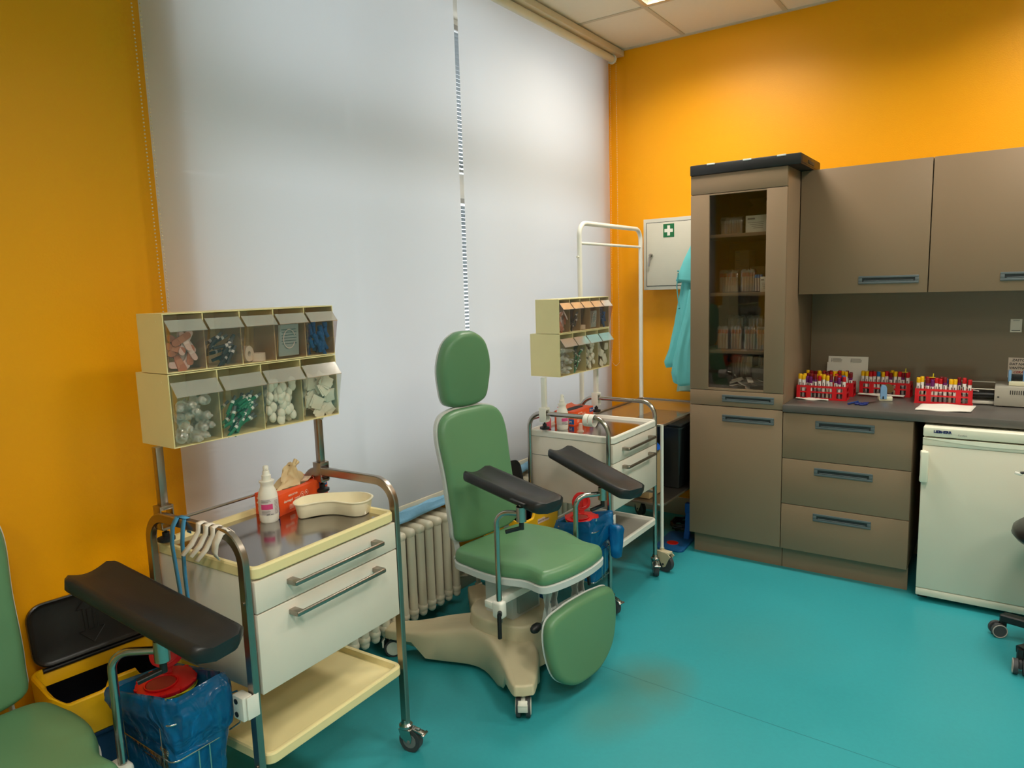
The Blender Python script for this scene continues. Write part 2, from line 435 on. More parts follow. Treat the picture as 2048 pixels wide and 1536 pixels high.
# window: frame, transom, mullion, glass
b = MB(); wx0, wx1 = XW - 0.30, XW - 0.24
b.b2((wx0, Y0 + 0.012, Z0), (wx1, Y0 + 0.07, Z1 - 0.012), 0.004); b.b2((wx0, Y1 - 0.07, Z0), (wx1, Y1 - 0.012, Z1 - 0.012), 0.004)
b.b2((wx0, Y0 + 0.07, Z0), (wx1, Y1 - 0.07, Z0 + 0.07), 0.004); b.b2((wx0, Y0 + 0.07, Z1 - 0.07), (wx1, Y1 - 0.07, Z1 - 0.012), 0.004)
b.b2((wx0 - 0.005, Y0 + 0.07, 2.03), (wx1 + 0.005, Y1 - 0.07, 2.17), 0.004)
for my in (2.30, 3.27): b.b2((wx0 - 0.003, my - 0.028, Z0 + 0.07), (wx1 + 0.003, my + 0.028, Z1 - 0.07), 0.004)
wf = struct('window_1', b, WHITE_P)
for k, (ya, yb) in enumerate(((Y0 + .07, 2.272), (2.328, 3.242), (3.298, Y1 - .07))):
    for za, zb in ((Z0 + 0.07, 2.03), (2.17, Z1 - 0.07)):
        g = MB(); g.b2((XW - 0.274, ya, za), (XW - 0.268, yb, zb)); obj('pane', g, GLASS, wf)
b = MB(); b.b2((XW - TH + 0.02, Y0, Z0 - 0.03), (XW + 0.10, Y1, Z0), 0.006); struct('trim_1', b, WHITE_P)     # sill board
b = MB(); b.b2((XW, 1.12, 3.0), (XW + 0.14, YB - 0.002, ZC - 0.004), 0.004)
struct('trim_2', b, mat('beige_pelmet', srgb(222, 208, 180), 0.5))
b = MB(); t_ = 0.012
b.b2((XW - TH + 0.01, Y0, Z0), (XW - 0.008, Y0 + t_, Z1)); b.b2((XW - TH + 0.01, Y1 - t_, Z0), (XW - 0.008, Y1, Z1)); b.b2((XW - TH + 0.01, Y0 + t_, Z1 - t_), (XW - 0.008, Y1 - t_, Z1)); struct('trim_3', b, WHITE_PAINT)
# venetian blinds just inside the glass, one per window light
SLAT = mat('white_slat', srgb(138, 146, 148), 0.4)
for k, (ya, yb) in enumerate(((Y0 + .08, 2.285), (2.315, 3.255), (3.285, Y1 - .08))):
    for (za, zb), w1 in (((Z0 + 0.07, 2.03), 'lower'), ((2.17, Z1 - 0.07), 'upper')):
        t = thing('venetian_blind', 'white venetian blind with narrow slats inside the %s %s window light' % (w1, ('left', 'middle', 'right')[k]), 'window blind', (XW - 0.20, (ya + yb) / 2, za), group=None)
        h = zb - za; w = yb - ya
        s = MB(); z = 0.03
        while z < h - 0.03:
            s.box((0, 0, z), (0.025, w, 0.0008), rot=(0, math.radians(-36 if w1 == 'lower' else -22), 0)); z += 0.021
        obj('slats', s, SLAT, t, smooth=0)
        s = MB(); s.b2((-0.014, -w / 2, h - 0.026), (0.014, w / 2, h), 0.002); obj('head_rail', s, mat('metal_rail', srgb(170, 168, 162), 0.4), t)
        s = MB(); s.b2((-0.012, -w / 2, 0.0), (0.012, w / 2, 0.012), 0.002); obj('bottom_rail', s, SLAT, t)
        for q in (-1, 1):
            s = MB(); s.cyl((0.016, q * (w / 2 - 0.12), h - 0.02), (0.016, q * (w / 2 - 0.12), 0.02), 0.0012, seg=5); obj('ladder_cord', s, SLAT, t)
# roller blinds
ROL = mat('blind_beige_metal', srgb(236, 226, 202), 0.45)
BEAD = mat('chain_bead', srgb(226, 208, 176), 0.4)
def roller(ya, yb, label, side, zend, spread):
    yc = (ya + yb) / 2; w = yb - ya; X = -2.20
    t = thing('roller_blind', label, 'roller blind', (X, yc, 0.56), group=None)
    f = MB(); zt = 2.975 - 0.56
    f.rings([[(0, -w / 2, z), (0, w / 2, z)] for z in [0.02 + (zt - 0.02) * i / 30 for i in range(31)]], cap=False, cyc=False)
    fo = obj('fabric', f, FABRIC, t)
    f = MB(); f.cyl((0.022, -w / 2 - 0.004, zt), (0.022, w / 2 + 0.004, zt), 0.022, seg=20); obj('roller_tube', f, ROL, t)
    f = MB(); f.box((0, 0, 0.013), (0.012, w, 0.026), 0.004); obj('bottom_bar', f, mat('blind_bottom_bar', srgb(222, 212, 190), 0.4), t)
    for s in (-1, 1):
        f = MB(); f.cyl((0.022, s * (w / 2 + 0.004), zt), (0.022, s * (w / 2 + 0.016), zt), 0.03, seg=20); f.b2((-0.03, s * (w / 2 + 0.010), zt - 0.02), (0.03, s * (w / 2 + 0.016), zt + 0.024), 0.002)
        obj('bracket', f, WHITE_P if side else ROL, t)
    if side:
        f = MB(); y = side * (w / 2 + 0.020); L = []
        z = zt
        ze = zend - 0.56
        n = int((zt - ze) / 0.011)
        for i in range(n + 1):
            u = i / n; zz = zt - (zt - ze) * u
            L.append((0.022 + 0.022 + spread * u * 0.4, y + 0.0 * u, zz)); L.append((0.022 - 0.022 + 0.0 * u, y + side * 0.004 - side * spread * u, zz))
        for p in L: f.ico(p, 0.0026, 1)
        e = Vector(L[-1]); a = Vector(L[-2])
        for i in range(1, 8):
            q = a.lerp(e, i / 8); q.z -= 0.022 * math.sin(PI * i / 8); f.ico(q, 0.0026, 1)
        obj('bead_chain', f, BEAD, t, smooth=60)
    return t
roller(1.232, 2.742, 'left roller blind of pale screen fabric hanging beside the orange wall, behind the cream trolley', -1, 1.14, 0.012)
roller(2.772, 4.31, 'right roller blind of pale screen fabric ending at the orange room corner', 1, 1.02, 0.010)

# blue crinkled sheet laid along the sill
def crinkle_sheet():
    b = MB(); R = []; n, k = 110, 12
    for i in range(n + 1):
        y = 1.42 + (4.15 - 1.42) * i / n; r = []
        for j in range(k + 1):
            u = j / k
            x = XW + 0.015 + u * 0.115; z = Z0 + 0.006 + 0.004 * math.sin(y * 37 + j) + 0.004 * math.sin(y * 13 - j * 1.7)
            if u > 0.75:
                z = Z0 + 0.003 - (u - 0.75) * 0.15 * (0.8 + 0.2 * math.sin(y * 9)); x = XW + 0.104 + 0.010 * (u - 0.75) / 0.25 + 0.006 * math.sin(y * 21 + j)
            z = min(z, Z0 + 0.016)
            r.append((x, y, max(z, Z0 + 0.002) if u <= 0.75 else z))
        R.append(r)
    b.rings(R, cap=False, cyc=False)
    o = obj('blue_sheet', b, mat('blue_paper_sheet', srgb(132, 186, 222), 0.55, noise=(30, 0.08), bump=(60, 0.6)), smooth=60)
    m = o.modifiers.new('thickness', 'SOLIDIFY'); m.thickness = 0.0012
    tag(o, 'crumpled light blue sheet lying along the window sill above the radiator', 'protective sheet')
crinkle_sheet()

# ceiling lamps: recessed louvre fittings
REFL = mat('lamp_reflector', srgb(235, 232, 220), 0.25, metal=0.6)
TUBE_E = emis('lamp_tube_glow', (1.0, 0.90, 0.72, 1), 9.0)
for k, (lx, ly) in enumerate(LAMPS):
    t = thing('ceiling_lamp', 'square louvred fluorescent lamp recessed in the ceiling' + (' at the top edge above the orange corner' if k == 0 else ' outside the picture over the room'), 'ceiling lamp', (lx, ly, ZC), group=None if k == 0 else 'ceiling lamps over the room')
    b = MB(); h = 0.29
    for s in (-1, 1):
        b.b2((s * h, -h, -0.002), (s * (h - 0.02), h, 0.028)); b.b2((-h + 0.02, s * h, -0.002), (h - 0.02, s * (h - 0.02), 0.028))
    b.b2((-h, -h, 0.026), (h, h, 0.030)); obj('housing', b, REFL, t)
    b = MB()
    for i in range(1, 8): b.b2((-0.27 + 0.0675 * i - 0.001, -0.268, -0.001), (-0.27 + 0.0675 * i + 0.001, 0.268, 0.016))
    obj('louvre', b, REFL, t)
    for i in range(4):
        b = MB(); y = -0.2 + 0.133 * i; b.cyl((-0.265, y, 0.017), (0.265, y, 0.017), 0.007, seg=10); obj('tube', b, TUBE_E, t)
    area('lamp_light', (0, 0, -0.012), (0, 0, 0), 0.52, 0.52, LAMP_W * (1.0), LAMP_COL, spread=math.radians(150), parent=t)

# radiators of cast columns
def radiator(ya, n, label):
    t = thing('cast_radiator', label, 'radiator', (-2.186, ya, 0.0))
    b = MB()
    xf, xb = 0.062, -0.062; zb, zt = 0.095, 0.492
    for x in (xf, 0.0, xb):
        rr = 0.0195
        b.tube([(x, 0, zb), (x, 0, zb + 0.02), (x, 0, zt - 0.02), (x, 0, zt)], rr, seg=10)
    # rounded head and foot joining the columns
    for z, s in ((zt, 1), (zb + 0.01, -1)):
        b.box((0, 0, z - s * 0.01), (xf - xb + 0.042, 0.046, 0.045), 0.02, seg=4)
    for x in (xf, xb): b.ball((x, 0, zb - 0.002), 0.02, 10)
    b.cyl((0.0, -0.030, zb + 0.03), (0.0, 0.030, zb + 0.03), 0.020, seg=12); b.cyl((0.0, -0.030, zt - 0.03), (0.0, 0.030, zt - 0.03), 0.020, seg=12)
    me = b.mesh('radiator_section', 50)
    me.materials.append(RADM) if not me.materials else None
    for i in range(n): link('section', me, t, (0, 0.06 * i, 0))
    return t
r1 = radiator(1.42, 19, 'cream cast iron column radiator under the window behind the green chair')
p = MB(); p.tube([(0.0, 19 * 0.06 - 0.03, 0.125), (0.0, 1.17, 0.125), (0.03, 1.20, 0.13), (0.03, 1.21, 0.20), (-0.02, 1.20, 0.24), (-0.07, 1.19, 0.24)], 0.011, seg=10); obj('supply_pipe', p, RADM, r1)
p = MB(); p.lathe([(0.014, 0), (0.02, 0.01), (0.02, 0.05), (0.012, 0.06)], (0.03, 1.205, 0.15)); obj('valve', p, WHITE_P, r1)
r2 = radiator(3.10, 14, 'cream cast iron column radiator in the window corner behind the far trolley')
for yy in (1.33, 1.42):
    p = MB(); p.cyl((0.0, yy, 0.0), (0.0, yy, 0.16), 0.012, seg=10); p.lathe([(0.02, 0), (0.02, 0.03), (0.012, 0.035)], (0, yy, 0.0), 12); obj('floor_pipe', p, RADM, r1)

# ================================================================== CABINETS
GAP = 0.0015
YC = 3.79          # door plane
def recess_handle(parent, cx, cz, w, y, h=0.038):
    b = MB(); fr = 0.011
    b.b2((cx - w / 2, y - 0.005, cz + h / 2 - fr), (cx + w / 2, y + 0.001, cz + h / 2), 0.0015); b.b2((cx - w / 2, y - 0.005, cz - h / 2), (cx + w / 2, y + 0.001, cz - h / 2 + fr), 0.0015)
    b.b2((cx - w / 2, y - 0.005, cz - h / 2 + fr), (cx - w / 2 + 0.017, y + 0.001, cz + h / 2 - fr), 0.001); b.b2((cx + w / 2 - 0.017, y - 0.005, cz - h / 2 + fr), (cx + w / 2, y + 0.001, cz + h / 2 - fr), 0.001)
    b.use(GREY_H); b.mats = [GREY_H]; b.use(DARKSLOT)
    b.b2((cx - w / 2 + 0.012, y - 0.0015, cz - h / 2 + fr * 0.6), (cx + w / 2 - 0.012, y - 0.0005, cz + h / 2 - fr * 0.6))
    b.use(GREY_H); b.box((cx, y - 0.003, cz - h / 2 + fr + 0.003), (w - 0.05, 0.003, 0.003), rot=(0.5, 0, 0))
    return obj('handle', b, None, parent)

# tall glazed cabinet
x0, x1 = -1.447, -0.945
T = thing('tall_glass_cabinet', 'tall brown cabinet with narrow glazed door left of the drawers', 'cabinet', ((x0 + x1) / 2, 4.09, 0))
P = (x0 + x1) / 2, 4.09
def L3(x, y, z): return (x - P[0], y - P[1], z)
b = MB()
yb_ = YB - 0.004
b.b2(L3(x0, YC + 0.02, 0.12), L3(x0 + 0.018, yb_, 2.107), 0.001); b.b2(L3(x1 - 0.018, YC + 0.02, 0.12), L3(x1, yb_, 2.107), 0.001)
b.b2(L3(x0 + 0.018, YC + 0.02, 2.089), L3(x1 - 0.018, yb_, 2.107)); b.b2(L3(x0 + 0.018, YC + 0.02, 0.12), L3(x1 - 0.018, yb_, 0.138)); b.b2(L3(x0 + 0.018, YC + 0.02, 0.935), L3(x1 - 0.018, yb_, 0.953))
b.b2(L3(x0 + 0.018, yb_ - 0.008, 0.138), L3(x1 - 0.018, yb_, 2.089))
obj('carcass', b, BROWN, T)
b = MB(); b.b2(L3(x0, YC, 2.009), L3(x1, YC + 0.02, 2.107), 0.001); obj('top_panel', b, BROWN, T)
d = MB()
gx0_, gx1_ = -1.345, -1.046
d.b2(L3(x0, YC, 0.955), L3(gx0_, YC + 0.02, 2.006), 0.001); d.b2(L3(gx1_, YC, 0.955), L3(x1, YC + 0.02, 2.006), 0.001)
d.b2(L3(gx0_, YC, 0.955), L3(gx1_, YC + 0.02, 0.966)); d.b2(L3(gx0_, YC, 1.999), L3(gx1_, YC + 0.02, 2.006))
dr = obj('glazed_door', d, BROWN, T)
g = MB(); g.b2(L3(gx0_, YC + 0.008, 0.966), L3(gx1_, YC + 0.012, 1.999)); obj('glass', g, CABGLASS, dr)
d = MB(); d.b2(L3(x0, YC, 0.869), L3(x1, YC + 0.02, 0.952), 0.001); dr = obj('drawer', d, BROWN, T); recess_handle(dr, -1.127 - P[0], 0.913, 0.275, YC - P[1])
d = MB(); d.b2(L3(x0, YC, 0.122), L3(x1, YC + 0.02, 0.865), 0.001); dr = obj('door', d, BROWN, T); recess_handle(dr, -1.125 - P[0], 0.803, 0.275, YC - P[1])
for z in (1.795, 1.482, 1.170):
    s = MB(); s.b2(L3(x0 + 0.018, YC + 0.05, z - 0.018), L3(x1 - 0.018, yb_ - 0.01, z), 0.001); obj('shelf', s, BROWN, T)
s = MB(); s.b2(L3(x0 + 0.012, YC + 0.05, 0), L3(x1, YC + 0.068, 0.118)); s.b2(L3(x0 + 0.012, YC + 0.068, 0), L3(x0 + 0.03, yb_, 0.118)); obj('plinth', s, BROWN, T)
SHZ = {'top': 1.795, 'second': 1.482, 'third': 1.170, 'bottom': 0.953}

# drawer unit
u0, u1 = -0.942, -0.345
T = thing('drawer_cabinet', 'brown base cabinet with three drawers under the worktop', 'cabinet', ((u0 + u1) / 2, 4.09, 0)); P = (u0 + u1) / 2, 4.09
b = MB(); b.b2(L3(u0, YC + 0.02, 0.12), L3(u1, yb_, 0.860), 0.001); obj('carcass', b, BROWN_D, T)
for za, zb, hz in ((0.6165, 0.858, 0.806), (0.3705, 0.6135, 0.561), (0.122, 0.3675, 0.318)):
    d = MB(); d.b2(L3(u0 + 0.001, YC, za), L3(u1 - 0.001, YC + 0.02, zb), 0.001); dr = obj('drawer', d, BROWN, T); recess_handle(dr, -0.646 - P[0], hz, 0.272, YC - P[1], 0.04)
s = MB(); s.b2(L3(u0, YC + 0.05, 0), L3(u1, YC + 0.068, 0.118)); obj('plinth', s, BROWN, T)

# worktop
b = MB(); b.b2((-0.943, YC - 0.012, 0.862), (1.55, YB - 0.012, 0.900), 0.003)
tag(obj('worktop', b, COUNTER), 'long dark grey worktop over the drawers and the white fridge', 'worktop')
# side panel past the fridge, out of frame, carries the worktop
b = MB(); b.b2((0.36, YC + 0.02, 0), (0.378, YB - 0.016, 0.860)); tag(obj('end_panel', b, BROWN), 'brown side panel standing right of the fridge under the worktop', 'panel')
b = MB(); b.b2((-0.943, YB - 0.010, 0.90), (1.55, YB - 0.002, 1.462))
tag(obj('splashback', b, mat('glossy_brown_panel', srgb(126, 110, 90), 0.13, spec=0.6, noise=(3, 0.06))), 'glossy brown splashback panel on the wall above the worktop', 'splashback')

# wall cabinets
for k, (a, c, lab) in enumerate(((-0.941, -0.338, 'brown wall cabinet next to the tall glazed cabinet'), (-0.335, 0.262, 'brown wall cabinet above the fridge, right of its neighbour'), (0.265, 0.862, 'brown wall cabinet beyond the right edge above the worktop'))):
    T = thing('wall_cabinet', lab, 'cabinet', ((a + c) / 2, 4.22, 1.462)); P = (a + c) / 2, 4.22
    b = MB(); b.b2((a - P[0], 4.07 - P[1], 0.0), (c - P[0], YB - 0.003 - P[1], 0.644), 0.001); obj('carcass', b, BROWN, T)
    d = MB(); d.b2((a + 0.001 - P[0], 4.05 - P[1], 0.0), (c - 0.001 - P[0], 4.07 - P[1], 0.644), 0.001); dr = obj('door', d, BROWN, T)
    recess_handle(dr, (-0.512 + 0.603 * k) - P[0] + (0.0 if k == 0 else 0.0), 1.529 - 1.462, 0.272, 4.05 - P[1], 0.04)

# folded crate on the tall cabinet
T = thing('folding_crate', 'black folded plastic crate lying on top of the tall cabinet', 'crate', (-1.165, 3.99, 2.1075))
b = MB(); b.b2((-0.285, -0.21, 0.0), (0.285, 0.21, 0.055), 0.006); obj('base', b, BLACK_P, T)
b = MB()
for x in (-0.17, 0.02, 0.19): b.b2((x - 0.022, -0.212, 0.047), (x + 0.022, -0.195, 0.056), 0.002)
obj('hinge_lug', b, GREY_SH, T)
b = MB(); b.b2((0.279, -0.20, 0.008), (0.287, 0.20, 0.050), 0.003); b.use(BLACK_P)
obj('end_wall', b, mat('crate_brown_side', srgb(58, 46, 30), 0.5), T)
b = MB(); b.b2((0.286, -0.07, 0.016), (0.290, 0.05, 0.034), 0.002); obj('hand_hole', b, DARKSLOT, T)

# fridge
fx0, fx1, fy = -0.300, 0.300, 3.735
T = thing('fridge', 'white under-counter fridge right of the drawers', 'fridge', ((fx0 + fx1) / 2, 4.03, 0)); P = (fx0 + fx1) / 2, 4.03
FR = mat('fridge_white', srgb(230, 222, 202), 0.34, noise=(4, 0.02), bump=(200, 0.05))
FRC = mat('fridge_cream', srgb(240, 236, 214), 0.3)
b = MB(); b.b2(L3(fx0 + 0.004, fy + 0.05, 0.03), L3(fx1 - 0.004, YB - 0.06, 0.800), 0.004); obj('body', b, FR, T)
b = MB(); b.b2(L3(fx0, fy - 0.002, 0.805), L3(fx1, YB - 0.06, 0.850), 0.006, 3); obj('top_panel', b, FRC, T)
b = MB(); b.b2(L3(fx0, fy, 0.068), L3(fx1, fy + 0.046, 0.762), 0.003); dr = obj('door', b, FR, T)
b = MB(); b.b2(L3(fx0, fy - 0.001, 0.763), L3(fx1, fy + 0.046, 0.797), 0.004); b.use(FRC)
obj('door_top_trim', b, FRC, dr)
b = MB(); b.rings([[L3(fx0 + (fx1 - fx0) * i / 24, fy - 0.003, z) for i in range(25)] for z in (0.0,)], cap=False) if False else None
pts = [(fx0, 0.796)] + [(fx0 + (fx1 - fx0) * i / 24, 0.796 - 0.018 * math.sin(PI * i / 24)) for i in range(25)] + [(fx1, 0.797), ]
b = MB(); top = [(x, 0.798) for x, z in pts[1:-1]]
b.rings([[L3(x, fy - 0.0045, z) for x, z in pts[1:-1]], [L3(x, fy - 0.0045, 0.7985) for x, z in pts[1:-1]], [L3(x, fy + 0.002, 0.7985) for x, z in pts[1:-1]]], cap=False, cyc=False)
obj('curved_lip', b, mat('fridge_bright', srgb(252, 250, 228), 0.3), dr)
b = MB(); b.b2(L3(fx0, fy, 0.030), L3(fx1, fy + 0.046, 0.066), 0.004); obj('kick_panel', b, FR, T)
b = MB(); b.b2(L3(fx0 + 0.005, fy + 0.06, 0.0), L3(fx0 + 0.045, fy + 0.10, 0.03)); b.b2(L3(fx1 - 0.045, fy + 0.06, 0.0), L3(fx1 - 0.005, fy + 0.10, 0.03)); b.b2(L3(fx0 + 0.005, 4.25, 0.0), L3(fx1 - 0.005, 4.30, 0.03)); obj('foot', b, VOID, T)
b = MB(); b.b2(L3(fx0 - 0.004, fy - 0.036, 0.590), L3(fx0 + 0.030, fy - 0.014, 0.740), 0.008, 3)
for z in (0.605, 0.725): b.b2(L3(fx0 - 0.006, fy - 0.020, z - 0.013), L3(fx0 + 0.016, fy + 0.002, z + 0.013), 0.003)
obj('handle', b, FRC, dr)
text('maker_name', 'LIEBHERR', 0.0165, LOGO_BLUE, T, L3(fx0 + 0.042, fy - 0.0035, 0.825), (PI / 2, 0, 0), bold=0.0009)
text('series_name', 'Comfort', 0.010, GREYINK, T, L3(fx0 + 0.137, fy - 0.0035, 0.818), (PI / 2, 0, 0))

# ================================================================== TROLLEYS
def caster(parent, x, y, ang, metal=True, zt=0.105, brake=True):
    c = link('caster', None, parent) if False else bpy.data.objects.new('caster', None)
    COL.objects.link(c); c.parent = parent; c.location = (x, y, 0); c.rotation_euler = (0, 0, ang); c.empty_display_size = 0.05
    fm = CHROME if metal else BEIGE
    b = MB(); r = 0.040; ox = 0.018
    b.cyl((ox, -0.012, r), (ox, 0.012, r), r, seg=24); obj('wheel', b, RUB, c)
    b = MB(); b.cyl((ox, -0.0135, r), (ox, 0.0135, r), r * 0.62, seg=20); b.cyl((ox, -0.019, r), (ox, 0.019, r), 0.006, seg=8); obj('hub', b, mat('caster_hub', srgb(120, 120, 118), 0.4), c)
    b = MB(); b.lathe([(0.019, 0.078), (0.023, 0.083), (0.023, 0.092), (0.016, 0.098), (0.013, zt + 0.006)], (0, 0, 0), 18)
    for s in (-1, 1):
        b.loft(ccw([(-0.020, 0.080), (0.024, 0.080), (0.032, 0.055), (ox + 0.008, r - 0.004), (ox - 0.008, r - 0.004), (-0.012, 0.05)]), [(0, s * 0.015), (0, s * 0.018)], lambda u, v, h: (u, h, v))
    b.box((0.004, 0, 0.079), (0.044, 0.036, 0.004), 0.001)
    obj('fork', b, fm, c)
    if brake:
        b = MB(); b.box((0.052, 0, 0.078), (0.044, 0.022, 0.006), 0.002, rot=(0, 0.22, 0)); b.box((0.072, 0, 0.072), (0.010, 0.034, 0.007), 0.002, rot=(0, 0.5, 0)); b.box((0.046, 0, 0.083), (0.018, 0.012, 0.008), 0.002); obj('brake_lever', b, fm if metal else WHITE_P, c)
    return c
def tray(parent, name, w, d, zt, hgt, m, inset_m, lip=0.018):
    """raised-rim tray; w along y, d along x"""
    b = MB(); z0 = zt - hgt
    o = rrect(d, w, 0.028, 5)
    b.loft(o, [(0.004, z0, 0.02), (0.004, z0, 0.5), (0.004, z0), (0, z0 + 0.004), (0, zt - 0.006), (0.003, zt - 0.001), (0.009, zt), (0.015, zt - 0.002), (0.018, zt - 0.010), (lip + 0.003, zt - 0.018), (lip + 0.003, zt - 0.018, 0.5), (lip + 0.003, zt - 0.018, 0.02)], lambda x, y, h: (x, y, h))
    t = obj(name, b, m, parent, smooth=28)
    if inset_m:
        b = MB(); b.box((0, 0, zt - 0.017), (d - 2 * lip, w - 2 * lip, 0.002)); obj('steel_sheet', b, inset_m, t)
    return t
def bar_handle(parent, x, z, y0, y1):
    b = MB(); b.box((x + 0.034, (y0 + y1) / 2, z), (0.010, y1 - y0, 0.014), 0.0045, seg=3)
    for y in (y0 + 0.012, y1 - 0.012): b.box((x + 0.016, y, z), (0.034, 0.022, 0.015), 0.002)
    return obj('handle', b, mat('satin_nickel', srgb(160, 152, 142), 0.34, metal=1.0), parent)
def trolley(label, x, y, rz, W, D, cream, rounded, front_shelf):
    T = thing('instrument_trolley', label, 'trolley', (x, y, 0), rz)
    rim = CREAM if cream else CREAM_W
    hw, hd = W / 2, D / 2
    zr = 0.848; zloop = 0.935; py = hw + 0.014; px = hd - 0.018
    pm = STEEL if not rounded else CHROME
    for s in (-1, 1):
        R = 0.075; P = []
        P += [(px, s * py, 0.10), (px, s * py, 0.5), (px, s * py, zloop - R)]
        P += [(px - R + R * math.cos(a), s * py, zloop - R + R * math.sin(a)) for a in [PI / 2 * i / 8 for i in range(1, 9)]]
        P += [(-px + R - R * math.sin(a), s * py, zloop - R + R * math.cos(a)) for a in [PI / 2 * i / 8 for i in range(0, 9)]]
        P += [(-px, s * py, 0.5), (-px, s * py, 0.10)]
        b = MB()
        if rounded: b.tube(P, 0.0115, seg=12, up=(0, 1, 0))
        else: b.tube(P, 0.01, up=(0, 1, 0), sq=(0.020, 0.028))
        for zz in (0.30, 0.76): b.cyl((px, s * (py + 0.010), zz), (px, s * (py + 0.0125), zz), 0.005, seg=10)
        obj('side_frame', b, pm, T, smooth=40)
    tray(T, 'top_tray', W, D, zr, 0.034, rim, TRAYSTEEL)
    tray(T, 'lower_shelf', W - 0.004, D, 0.322, 0.034, rim, None if cream else mat('grey_shelf_sheet', srgb(170, 164, 154), 0.3))
    # drawer housing
    b = MB(); b.b2((-hd + 0.012, -hw + 0.004, 0.497), (hd - 0.022, hw - 0.004, 0.8135), 0.002); hs = obj('drawer_housing', b, WHITE, T)
    if not cream:
        b = MB()
        for s in (-1, 1): b.box((0, s * (hw - 0.0035), 0.722), (D - 0.04, 0.0012, 0.0018))
        obj('panel_seam', b, GREY_H, hs)
    for za, zb, hz in ((0.722, 0.809, 0.775), (0.497, 0.718, 0.688)):
        b = MB(); b.b2((hd - 0.021, -hw + 0.003, za), (hd - 0.003, hw - 0.003, zb), 0.002); dr = obj('drawer', b, WHITE, T)
        bar_handle(dr, hd - 0.003, hz, -hw * 0.62, hw * 0.66)
    # rail along the back
    b = MB(); b.cyl((-px, -py, 0.895), (-px, py, 0.895), 0.005, seg=8); obj('back_rail', b, CHROME, T)
    if not cream:
        b = MB(); b.cyl((-px, -py, 0.455), (-px, py, 0.455), 0.010, seg=8); b.cyl((-px + 0.01, py, 0.455), (px, py, 0.455), 0.009, seg=8); obj('lower_rail', b, CHROME, T)
    for cx, cy, a in ((px, -py, -0.3), (px, py, 0.15 if cream else -1.0), (-px, -py, 2.6), (-px, py, 2.9)): caster(T, cx, cy, a)
    return T

